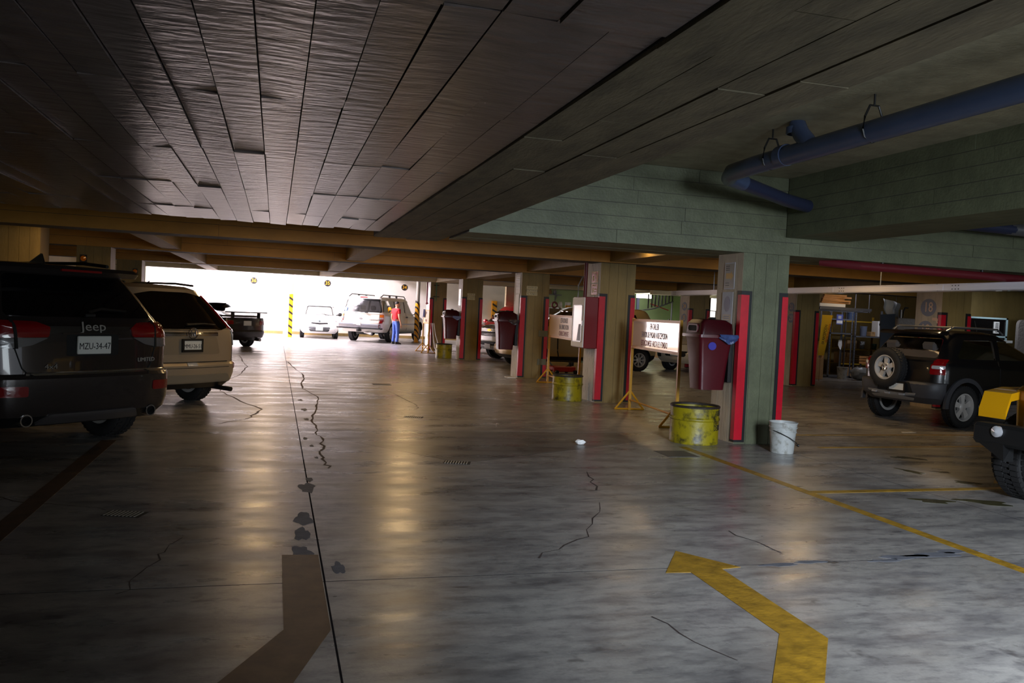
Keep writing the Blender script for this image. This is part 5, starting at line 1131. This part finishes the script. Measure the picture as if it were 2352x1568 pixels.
# ------------------------------------------------------------------ store corner at the back right
M_iron = mat('shelf_iron', (120, 122, 130), .4, .5)
M_yiron = mat('yellow_shelf_iron', (176, 140, 40), .45)
M_card = mat('cardboard', (168, 132, 88), .8, var=.12, vs=8)
M_wood = mat('bare_wood', (176, 128, 76), .7, var=.25, vs=5, stretch=(.3, 1, 1))
def shelf(name, label, x0, x1, y0, y1, H, levels, m, bars=True):
    t = thing(name, label, 'shelf', (x0, y0, 0)); W, D = x1-x0, y1-y0
    for x in (0, W):
        for y in (0, D):
            b = MB(); s1 = 1 if x == 0 else -1; s2 = 1 if y == 0 else -1
            b.box(x, x+s1*.045, y, y+s2*.004, 0, H); b.box(x, x+s1*.004, y, y+s2*.045, 0, H); p = b.build('upright', m, t, ang=0)
            if y == 0:
                h = MB()
                for k in range(int(H/.09)): h.box(x+s1*.018, x+s1*.028, -.003, 0, .06+k*.09, .085+k*.09)
                h.build('slot', M_seam, p, ang=0)
    for z in levels:
        b = MB(); b.box(0, W, 0, D, z-.004, z); b.box(0, W, 0, .004, z-.04, z); b.box(0, W, D-.004, D, z-.04, z); b.build('shelf_board', m, t, ang=0)
    return t
shelf('shelf_unit', 'grey slotted iron shelf with a door-like opening, left of the yellow shelves', 16.12, 16.92, 22.0, 22.5, 2.1, (1.37, .06), M_iron)
shelf('shelf_unit', 'grey slotted iron shelf holding a white ribbed box, beside the grey panel', 17.02, 18.35, 22.02, 22.5, 2.1, (1.30, .04), M_iron)
shelf('shelf_rack', 'yellow rack full of boxes and bags in the store corner', 17.05, 18.6, 22.7, 23.2, 1.9, (.42, .88, 1.30, 1.76), M_yiron)
def item(name, label, cat, parts, loc, rz=0, group=None):
    t = thing(name, label, cat, loc, rz, group)
    for n, m, b in parts: b.build(n, m, t)
    return t
def cart(name, label, x, y, z, w, d, h, rz=0, tape=True, m=None):
    t = thing(name, label, 'box', (x, y, z), rz); bx('carton', m or M_card, t, -w/2, w/2, -d/2, d/2, 0, h, .006)
    if tape: bx('tape', mat('brown_tape', (140, 104, 64), .3), t, -.025, .025, -d/2-.002, d/2+.002, h*.55, h+.002)
    return t
cart('carton', 'brown carton on the third level of the yellow rack', 17.55, 22.95, .88, .36, .3, .26); cart('carton', 'brown carton on the lowest level of the yellow rack', 17.35, 22.95, .42, .42, .34, .34); cart('carton', 'small carton at the right end of the lowest rack level', 18.35, 22.95, .42, .3, .3, .26)
cart('carton', 'small carton beside the white ribbed box', 17.79, 22.25, 1.30, .18, .18, .14, .1); cart('carton', 'torn flat carton leaning by the column with the banner', 15.2, 21.2, .0, .5, .06, .62, .4, False); cart('carton', 'low carton on the floor under the yellow rack', 17.35, 22.6, .0, .6, .3, .3)
t = thing('sack_pile', 'pile of pale flat sacks on the lowest rack level', 'sack', (17.9, 22.95, .42))
for k in range(4): b = MB(); b.ball((0, 0, .05+.07*k), (.26, .17, .048), 14); b.build('sack', mat('sack_tan', (150, 128, 88), .9), t)
def pail(x, y, z, r, h, m, label):
    t = thing('pail', label, 'pail', (x, y, z)); b = MB(); b.lathe([(r*.86, 0), (r, h*.92), (r*1.05, h*.93), (r*1.05, h), (r*.97, h), (r*.84, .012), (0, .012)], 22); b.build('tub', m, t); b = MB(); b.tube([(r*1.05*cos(a), -.02-r*.4*sin(a), h*.9-r*.9*sin(a)) for a in [k*pi/8 for k in range(9)]], .005, 5); b.build('handle', M_dark, t)
pail(16.3, 21.55, 0, .15, .36, M_bkt, 'white pail on the floor before the grey iron shelf'); pail(17.5, 22.25, 1.30, .11, .3, mat('pail_blue_grey', (96, 104, 124), .4), 'blue grey pail on the iron shelf'); pail(17.55, 22.95, 1.76, .13, .3, mat('pail_blue', (74, 92, 130), .4), 'blue pail on top of the yellow rack'); pail(18.0, 22.9, .88, .08, .24, mat('pail_grey', (150, 150, 150), .4), 'slim grey pail on the third rack level'); pail(18.45, 22.9, .88, .08, .18, mat('pail_teal', (80, 120, 120), .4), 'small teal pail at the right of the rack')
t = thing('ribbed_box', 'white upright box with a round hole on the iron shelf', 'box', (18.02, 22.12, 1.30)); bx('case', M_white, t, -.09, .13, 0, .3, 0, .48, .008)
b = MB(); b.lathe([(.05, -.004), (.062, -.004), (.062, .01), (.05, .01)], 18, 'y', (.0, 0, .38), True); b.build('hole_ring', M_dark, t); b = MB(); b.lathe([(.05, 0), (0, 0)], 18, 'y', (0, -.002, .38)); b.build('hole', M_seam, t)
for k in range(6): bx('rib', M_dark, t, .06, .115, -.004, 0, .05+.05*k, .07+.05*k)
t = thing('notice', 'blue and white notice hung on the iron shelf', 'notice', (16.43, 21.99, 1.62)); bx('backing_bar', M_iron, t, -.32, .50, .0, .012, .13, .17); bx('panel', mat('notice_blue', (88, 96, 170), .5), t, -.11, .11, -.006, 0, 0, .30); p = [c for c in COL.objects if c.parent == t and c.name.startswith('panel')][0]; bx('white_field', M_white, p, -.10, .10, -.008, -.006, .03, .12); bx('photo_field', mat('notice_grey', (180, 180, 190), .5), p, -.055, .055, -.008, -.006, .17, .26)
t = thing('paper_sheet', 'crumpled white paper hanging on the iron shelf', 'paper', (16.6, 22.2, .85)); b = MB(); b.add([(0, 0, .3), (.1, -.02, .3), (.13, .0, .15), (.11, .02, 0), (.06, 0, .02), (.01, .03, .14)], [(0, 1, 2, 5), (5, 2, 3, 4)]); b.build('sheet', M_white, t, ang=0)
# overhead rack with ladder and lumber
t = thing('ceiling_rack', 'steel overhead rack carrying a ladder and lumber', 'rack', (14.9, 20.9, 2.02))
for x in (-.09, 1.68): b = MB(); b.cyl((x, 0, 0), (x, 0, 1.3), .012); b.cyl((x, .6, 0), (x, .6, 1.3), .012); b.box(x-.02, x+.02, -.05, .65, -.03, 0); b.build('hanger', M_iron, t, ang=0)
for y in (0, .6): bx('rail', M_iron, t, -.1, 1.7, y-.015, y+.015, -.03, 0)
t = thing('ladder', 'grey metal ladder lying on the overhead rack', 'ladder', (14.85, 20.75, 2.03))
for y in (0, .36): bx('stile', M_iron, t, 0, 1.7, y-.015, y+.015, 0, .07)
for k in range(8): b = MB(); b.tube([(.1+.21*k, 0, .03), (.1+.21*k, .36, .03)], .016); b.build('rung', M_iron, t)
t = thing('white_board_strip', 'white plank lying on top of the ladder', 'plank', (14.9, 20.85, 2.11)); bx('plank', M_white, t, 0, .85, 0, .22, 0, .09, .004)
for k, (a, l) in enumerate(((.05, 1.0), (-.08, .9), (.12, .8), (.02, .95), (-.1, .7))):
    t = thing('timber_offcut', 'warm lit timber offcut number %s of the stack under the ceiling, from the bottom' % ('one', 'two', 'three', 'four', 'five')[k], 'timber', (14.95+.05*k, 20.85+.04*k, 2.205+.052*k), a, 'timber offcuts on the overhead rack'); bx('stick', M_wood, t, 0, l, 0, .09, 0, .05, .003)
t = thing('sheet_panel', 'crumpled white fabric sheet hung high above the grey panel', 'sheet', (16.72, 20.5, 2.0)); b = MB(); b.cyl((.1, .05, .38), (.1, .05, 1.34), .006, n=6); b.cyl((.5, .05, .3), (.5, .05, 1.34), .006, n=6); b.build('hanging_wire', M_dark, t); b = MB(); pts = []
for i in range(7):
    for j in range(6): u, v = i/6, j/5; pts.append((.62*u*(1-.2*v)+.15*v+.03*sin(7*v), .05*sin(9*u)+.06*v, .42-.42*v*(1-.5*u*(1-v))-.12*u))
b.add(pts, [(i*6+j, i*6+j+1, i*6+7+j, i*6+6+j) for i in range(6) for j in range(5)]); b.build('fabric', M_white, t)
t = thing('grey_panel', 'large leaning grey sheet metal panel left of the bubble wrap', 'panel', (15.72, 19.2, 0)); b = MB(); b.add([(0, 0, 0), (.42, 0, 0), (.62, .3, 1.97), (.14, .3, 1.93), (0, .03, 0), (.42, .03, 0), (.62, .33, 1.97), (.14, .33, 1.93)], [(0, 1, 2, 3), (4, 5, 6, 7), (0, 1, 5, 4), (1, 2, 6, 5), (2, 3, 7, 6), (3, 0, 4, 7)]); b.build('sheet', mat('panel_grey', (86, 90, 100), .5), t, ang=0); bx('edge_flange', M_iron, t, -.03, .0, 0, .03, 0, 1.0)
M_bubble = mat('plastic_wrap', (150, 140, 136), .22, bump=.9, bs=18, coat=.4)
t = thing('wrapped_panel', 'plastic wrapped brown board between the grey panel and number 18 column', 'panel', (14.42, 17.1, 0)); bx('board', M_bubble, t, 0, .5, 0, .10, 0, 1.82, .02)
t = thing('chair_frame', 'black tubular frame standing behind the number 18 column', 'frame', (15.3, 18.0, 1.5)); b = MB(); b.tube([(0, 0, -1.5), (0, 0, 0), (.01, 0, .5), (.06, 0, .60), (.15, 0, .6)], .02); b.tube([(.1, .2, -1.5), (.1, .2, .55)], .02); b.build('tube', M_dark, t); bx('strip', M_white, t, .04, .06, .1, .12, .1, .55)
# lean-to items
M_bann = mat('banner_yellow', (240, 184, 20), .5)
t = thing('banner', 'slanted yellow banner lettered RECEPCION behind the number 20 column', 'banner', (14.80, 20.5, .72), 0); b = MB(); b.add([(-.12, 0, 0), (.08, 0, 0), (.36, .1, 1.14), (.02, .1, 1.14), (-.12, .012, 0), (.08, .012, 0), (.36, .112, 1.14), (.02, .112, 1.14)], [(0, 1, 2, 3), (4, 5, 6, 7), (0, 1, 5, 4), (1, 2, 6, 5), (2, 3, 7, 6), (3, 0, 4, 7)]); b.build('cloth', M_bann, t, ang=0); b = MB(); b.tube([(-.02, .03, -.72), (-.02, .03, 0), (.24, .13, 1.1)], .012, 6); b.build('support_pole', M_wood, t)
text('banner_lettering', 'TALLER RECEPCION', .115, M_ink, t, (.07, .030, .50), (pi/2, -pi/2+.16, 0), sx=.72); text('banner_lettering', 'ESTACIONARSE HASTA EL FONDO', .085, M_sgr, t, (.17, .034, .50), (pi/2, -pi/2+.2, 0), sx=.6)
t = thing('crate', 'small wooden crate on a stand before the grey iron shelf', 'crate', (17.25, 21.5, .0));
for x in (-.25, .25):
    for y in (-.14, .14): bx('leg', M_iron, t, x-.02, x+.02, y-.02, y+.02, 0, .48)
for z in (.48, .56, .64):
    for y in (-.16, .15): bx('slat', M_wood, t, -.3, .3, y, y+.012, z, z+.06)
bx('bottom', M_wood, t, -.3, .3, -.16, .16, .47, .48)
for k, (x, y, a) in enumerate(((15.35, 21.6, .25), (15.45, 21.7, .18), (15.55, 21.65, .3))):
    t = thing('leaning_board', 'brown board leaning beside the yellow banner, %s of three' % ('first', 'second', 'third')[k], 'board', (x, y, 0), .2); b = MB(); b.X = MX.Rotation(a*.5, 4, 'Y') ; b.box(0, .09, 0, .025, 0, 1.0+.1*k); b.X = None; b.build('board', M_wood, t, ang=0)
t = thing('plastic_bag', 'grey plastic bag of scrap on the floor beside the white pail', 'bag', (16.62, 21.15, 0)); b = MB(); b.ball((0, 0, .2), (.3, .22, .2), 14)
for i in range(len(b.v)): b.v[i] += V((random.uniform(-.03, .03), random.uniform(-.03, .03), random.uniform(-.02, .03)))
b.build('film', mat('grey_plastic_film', (130, 130, 128), .3), t)
# glazed cabinet right of number 18
t = thing('glazed_cabinet', 'dark glazed cabinet with pale glowing frame behind the black car roof', 'cabinet', (15.9, 16.6, 0))
bx('case', M_dark, t, 0, 1.28, .02, .5, 0, 1.93); M_frm = mat('pale_frame', (190, 220, 226), .3, .3)
for q in ((0, 1.28, 1.90, 1.94), (1.23, 1.28, .9, 1.94), (0, .04, .9, 1.94), (0, 1.28, 1.46, 1.50)): bx('frame_bar', M_frm, t, q[0], q[1], 0, .03, q[2], q[3])
bx('glass_pane', M_glassd, t, .04, 1.23, .012, .02, 1.5, 1.9); bx('counter', M_white, t, .1, 1.2, -.25, .02, 1.34, 1.40, .004)
g = bx('vent_plate', M_white, t, .86, 1.02, -.006, .012, 1.56, 1.84)
for k in range(7): bx('vent_slot', M_seam, g, .90, 1.0, -.008, -.005, 1.59+k*.034, 1.605+k*.034)
t = thing('wrapped_panel', 'grey plastic wrapped door standing right of the glazed cabinet', 'panel', (17.3, 16.4, 0)); b = MB(); b.prism(rpoly([(0, 0), (.95, 0), (.95, 1.92), (0, 1.92)], .15), 0, .08, 'xz'); b.build('board', M_bubble, t)
bx('wall_store_side', M_cream, None, 16.3, 21, 17.3, 17.45, 1.95, 3.34, kind='structure'); bx('wall_store_low', M_cream, None, 17.2, 21, 17.3, 17.45, 0, 1.95, kind='structure')
# strip lamp over the glazed cabinet
area('cabinet_lamp', (16.6, 16.2, 2.42), (16.6, 16.6, 1.4), 1.0, .1, 9, (.85, .92, 1))
area('store_fill_cool', (17.2, 20.6, 2.9), (17.4, 22.6, .8), 1.2, .1, 26, (.86, .88, 1))  # added fill that lifts the dark shelves, no fixture hangs here
area('store_lamp', (15.6, 20.1, 2.62), (15.4, 20.9, 2.2), .9, .1, 5, (1, .72, .42))

# ------------------------------------------------------------------ green workshop behind the bays
gw = bx('wall_workshop', M_gwall, None, 9.7, 16.75, 33.0, 33.2, 0, 3.3, kind='structure')
bx('wall_workshop_left', M_wallcream, None, 8.4, 9.7, 31.0, 31.2, 0, 3.3, kind='structure')
bx('wall_workshop_right', M_gwall, None, 16.75, 16.9, 31.4, 33.2, 0, 3.3, kind='structure')
bx('wall_window_side', M_wall, None, 16.2, 20.9, 35.0, 35.2, 0, 3.3, kind='structure')
area('yard_daylight', (18.3, 33.6, 3.1), (18.3, 34.8, 1.5), 4, 1.2, 330, (1, 1, 1))
b = MB(); b.lathe([(.0, 0), (.22, 0), (.22, .06), (0, .06)], 4); t = thing('strip_lamp', 'bright strip lamp on the green workshop wall under the white tray', 'lamp', (14.55, 32.0, 2.36))
bx('diffuser', mat('lamp_glow', (255, 250, 245), .5, emit=9), t, -.32, .34, 0, .12, 0, .16); bx('housing', M_steel, t, -.36, .38, -.01, .13, .16, .20)
t = thing('staircase', 'dark steel staircase with slanted balusters in the green workshop', 'stairs', (14.2, 31.4, 1.85))
b = MB(); b.tube([(0, 0, 0), (.55, 0, .10), (1.35, .0, .42)], .03, 6); b.build('stringer', M_steel, t); b = MB(); b.cyl((.0, 0, -1.85), (.0, 0, .02), .03); b.cyl((1.3, 0, -1.85), (1.3, 0, .4), .03); b.build('support_post', M_steel, t)
for k in range(8): b = MB(); x = .25+.15*k; b.tube([(x, 0, .02+.27*x), (x, 0, .72)], .026, 6); b.build('baluster', mat('dark_bronze', (48, 34, 36), .5), t)
b = MB(); b.tube([(.75, .9, .30), (1.5, .7, .06)], .02, 6); b.build('red_rail', M_red, t)
bx('workshop_pipe', mat('lilac_pipe', (150, 160, 200), .4), None, 14.62, 14.72, 32.88, 32.98, 0, 2.6, label='lilac vertical pipe on the green workshop wall', category='pipe')
for k, (x, y) in enumerate(((13.1, 30.9), (13.6, 30.9), (14.1, 30.9))):
    t = thing('tubular_chair', ('first', 'second', 'third')[k]+' white tubular chair back before the green wall from the left', 'chair', (x, y, 0)); b = MB(); b.tube([(-.17, 0, 0), (-.17, 0, 1.32), (-.13, 0, 1.44), (0, 0, 1.48), (.13, 0, 1.44), (.17, 0, 1.32), (.17, 0, 0)], .018, 8); b.build('frame', M_white, t); bx('seat', M_dark, t, -.18, .18, -.36, .02, .70, .75, .01)
    for x1 in (-.16, .16): bx('leg', M_white, t, x1-.015, x1+.015, -.35, -.32, 0, .70)
t = thing('steel_urn', 'steel urn at the right end of the green workshop', 'urn', (15.0, 30.6, 1.05)); b = MB(); b.lathe([(.16, 0), (.17, .05), (.17, .36), (.12, .42), (.03, .45), (.03, .5), (0, .51)], 20); b.build('body', M_chrome, t); b = MB(); b.tube([(-.17, 0, .35), (-.26, 0, .4), (-.28, 0, .33)], .02); b.build('spout', M_chrome, t)
bx('urn_table', M_card, None, 14.6, 15.3, 30.3, 31.0, .0, 1.05, label='plain counter carrying the steel urn', category='counter')
t = thing('gate', 'dark metal gate with diagonal brace before the bright yard', 'gate', (17.35, 32.5, 0))
bx('post', M_dark, t, .36, .50, 0, .08, 0, 2.6)
for x in (0, .75): bx('stile', M_dark, t, x, x+.03, 0, .03, 0, 2.0)
for z in (1.0, 1.55, 1.97): bx('rail', M_dark, t, 0, .78, 0, .03, z, z+.03)
b = MB(); b.tube([(.42, .02, 1.9), (.76, .02, 1.1)], .02); b.build('brace', M_dark, t)
bx('yard_counter', M_wood, None, 17.0, 18.4, 31.6, 32.0, 0, 1.52, label='wood topped counter below the bright yard window', category='counter')
# things on a high shelf at the green wall behind the gold car
t = thing('wall_shelf', 'narrow steel shelf on the green wall above the gold car', 'shelf', (9.9, 32.7, 2.3)); bx('board', M_steel, t, 0, 1.3, 0, .3, 0, .03)
for x in (.2, 1.1): b = MB(); b.add([(x, .3, -.25), (x+.03, .3, -.25), (x, .02, 0), (x+.03, .02, 0), (x, .3, 0), (x+.03, .3, 0)], [(0, 2, 4), (1, 5, 3), (0, 1, 3, 2), (2, 3, 5, 4), (0, 4, 5, 1)]); b.build('bracket', M_steel, t, ang=0)
for k in range(5): t = thing('shelf_jar', ('first', 'second', 'third', 'fourth', 'fifth')[k]+' small jar from the left on the green wall shelf', 'jar', (10.15+.2*k, 32.85, 2.33), 0, 'jars on the green wall shelf'); b = MB(); b.lathe([(.06, 0), (.07, .02), (.07, .14), (.04, .17), (.04, .2), (0, .2)], 12); b.build('jar', M_card if k % 2 else M_steel, t)
bx('bench', mat('bench_top', (120, 110, 96), .6), None, 8.0, 9.1, 24.45, 24.85, 0, 1.70, label='tall cabinet bench standing behind the gold car roof', category='bench')
for k, (x, m) in enumerate(((8.86+.02, mat('ring_maroon', (120, 60, 60), .6)), (9.07, M_white))):
    t = thing('tape_ring', ('maroon' if k == 0 else 'white')+' ring standing on the bench behind the gold car', 'ring', (x-.66, 24.65, 1.70+.105)); b = MB(); b.lathe([(.06, -.03), (.105, -.03), (.105, .03), (.06, .03)], 24, 'y', closed=True); b.build('ring', m, t, rot=(0, 0, .15 if k == 0 else .9))
t = thing('tub', 'white tub with yellow band beside the rings on the bench', 'tub', (8.66, 24.65, 1.70)); b = MB(); b.lathe([(.08, 0), (.085, .17), (.09, .17), (.09, .2), (0, .2)], 18); b.build('pot', M_white, t); b = MB(); b.lathe([(.0825, .03), (.088, .03), (.088, .11), (.0845, .11)], 18, closed=True); b.build('band', M_yst, t)
bx('wall_speaker', M_dark, None, 9.1, 9.25, 30.9, 31.0, 1.8, 2.25, label='dark box on the cream wall right of the parking plate column', category='box')

# ------------------------------------------------------------------ man beside the white wagon
def skin(name, pts, edges, root, m, parent=None, sub=2):
    me = bpy.data.meshes.new(name); ks = list(pts); me.from_pydata([pts[k][0] for k in ks], [(ks.index(a), ks.index(b)) for a, b in edges], [])
    o = bpy.data.objects.new('t', me); COL.objects.link(o); md = o.modifiers.new('s', 'SKIN'); md.use_smooth_shade = True
    for i, k in enumerate(ks):
        r = pts[k][1]; sv = me.skin_vertices[0].data[i]; sv.radius = r if isinstance(r, tuple) else (r, r); sv.use_root = (k == root)
    s2 = o.modifiers.new('u', 'SUBSURF'); s2.levels = s2.render_levels = sub
    dg = bpy.context.evaluated_depsgraph_get(); me2 = bpy.data.meshes.new_from_object(o.evaluated_get(dg)); bpy.data.objects.remove(o)
    me2.name = name; me2.materials.clear(); me2.materials.append(m); me2.shade_smooth(); return link(name, me2, parent)
def chain(*k): return [(k[i], k[i+1]) for i in range(len(k)-1)]
M_skin = mat('skin', (196, 146, 116), .55); M_shirt = mat('red_shirt', (206, 24, 36), .8, var=.06, vs=20); M_jean = mat('blue_jeans', (66, 92, 168), .85, var=.18, vs=14); M_hair = mat('dark_hair', (24, 18, 20), .7); M_shoe = mat('black_shoe', (18, 16, 18), .4)
man = thing('person', 'person in red shirt and blue jeans standing by the white wagon, back turned', 'person', (4.74, 34.42, 0), radians(-58))
P = {'pel': ((0, 0, .92), (.15, .105)), 'wai': ((0, -.01, 1.06), (.135, .095)), 'che': ((0, -.02, 1.24), (.165, .11)), 'sho': ((0, -.015, 1.39), (.13, .085)), 'nec': ((0, .0, 1.47), .055), 'hea': ((.005, .02, 1.53), .06), 'top': ((.01, .03, 1.64), (.072, .085)),
     'hr': ((.09, 0, .86), .09), 'kr': ((.10, .015, .48), .058), 'ar': ((.115, -.02, .10), .042), 'hl': ((-.09, 0, .86), .09), 'kl': ((-.11, .01, .48), .058), 'al': ((-.135, -.03, .10), .042)}
E = chain('pel', 'wai', 'che', 'sho', 'nec', 'hea', 'top') + chain('pel', 'hr', 'kr', 'ar') + chain('pel', 'hl', 'kl', 'al')
for s, n in ((1, 'r'), (-1, 'l')):
    P['s'+n] = ((s*.17, -.015, 1.385), .065); P['e'+n] = ((s*.235, -.035, 1.10), .045); P['w'+n] = ((s*.245, .04, .86), .031); P['p'+n] = ((s*.245, .065, .79), (.022, .040))
    E += chain('sho', 's'+n, 'e'+n, 'w'+n, 'p'+n)
    for f in range(4):
        y = .03+.022*f; L = (.06, .08, .085, .075)[f]
        P['f%d%s' % (f, n)] = ((s*.243, y+.012, .745-.0*L), .010); P['g%d%s' % (f, n)] = ((s*.232, y+.018, .745-L*.5), .009); P['h%d%s' % (f, n)] = ((s*.218, y+.016, .745-L), .008)
        E += chain('p'+n, 'f%d%s' % (f, n), 'g%d%s' % (f, n), 'h%d%s' % (f, n))
    P['t1'+n] = ((s*.232, .105, .80), .012); P['t2'+n] = ((s*.222, .125, .755), .010); E += chain('p'+n, 't1'+n, 't2'+n)
body = skin('body', P, E, 'pel', M_skin, man)
T = {'a': ((0, 0, .87), (.168, .125)), 'b': ((0, -.01, 1.06), (.152, .11)), 'c': ((0, -.02, 1.24), (.18, .122)), 'd': ((0, -.015, 1.385), (.14, .095)), 'e': ((0, 0, 1.45), .066)}
ET = chain('a', 'b', 'c', 'd', 'e')
for s, n in ((1, 'r'), (-1, 'l')): T['s'+n] = ((s*.175, -.015, 1.385), .078); T['m'+n] = ((s*.215, -.025, 1.21), .068); ET += chain('d', 's'+n, 'm'+n)
skin('shirt', T, ET, 'a', M_shirt, man)
J = {'p': ((0, 0, .93), (.160, .115)), 'q': ((0, -.005, 1.0), (.15, .108))}; EJ = [('p', 'q')]
for s, n in ((1, 'r'), (-1, 'l')): J['h'+n] = ((s*.09, 0, .85), .102); J['k'+n] = ((s*.105, .015, .48), .074); J['c'+n] = ((s*.117, -.005, .25), .068); J['a'+n] = ((s*.125, -.02, .07), .068); EJ += chain('p', 'h'+n, 'k'+n, 'c'+n, 'a'+n)
skin('jeans', J, EJ, 'p', M_jean, man)
for s, a in ((1, -.25), (-1, .3)): b = MB(); b.X = MX.Translation((s*.122, -.02, 0)) @ MX.Rotation(a, 4, 'Z'); b.loft([[V(p) for p in [(x, y, z) for x, y in rpoly([(-w, -.085), (w, -.085), (w*.9, l), (-w*.9, l)], .035, 3)]] for w, l, z in ((.045, .19, 0), (.05, .195, .02), (.046, .16, .06), (.042, .05, .10))]); b.X = None; b.build('shoe', M_shoe, man)
hd = MB(); hd.X = MX.Translation((.012, .03, 1.615)) @ MX.Rotation(-.75, 4, 'Z'); hd.ball((0, 0, 0), (.077, .096, .115), 18); hd.ball((0, .096, -.02), (.014, .02, .026), 8); hd.ball((0, .075, -.085), (.04, .03, .03), 10)
for s in (-1, 1): hd.ball((s*.077, -.01, -.01), (.012, .026, .034), 8); hd.ball((s*.03, .088, .012), (.013, .008, .008), 8)
hd.ball((0, .093, -.058), (.024, .008, .006), 8); hd.X = None; head = hd.build('head', M_skin, man)
b = MB(); b.X = MX.Translation((.012, .03, 1.615)) @ MX.Rotation(-.75, 4, 'Z'); b.ball((0, -.016, .034), (.083, .094, .096), 16); b.X = None; b.build('hair', M_hair, man)
bx('phone_pouch', M_dark, man, .10, .155, -.145, -.115, .93, 1.03, .006)
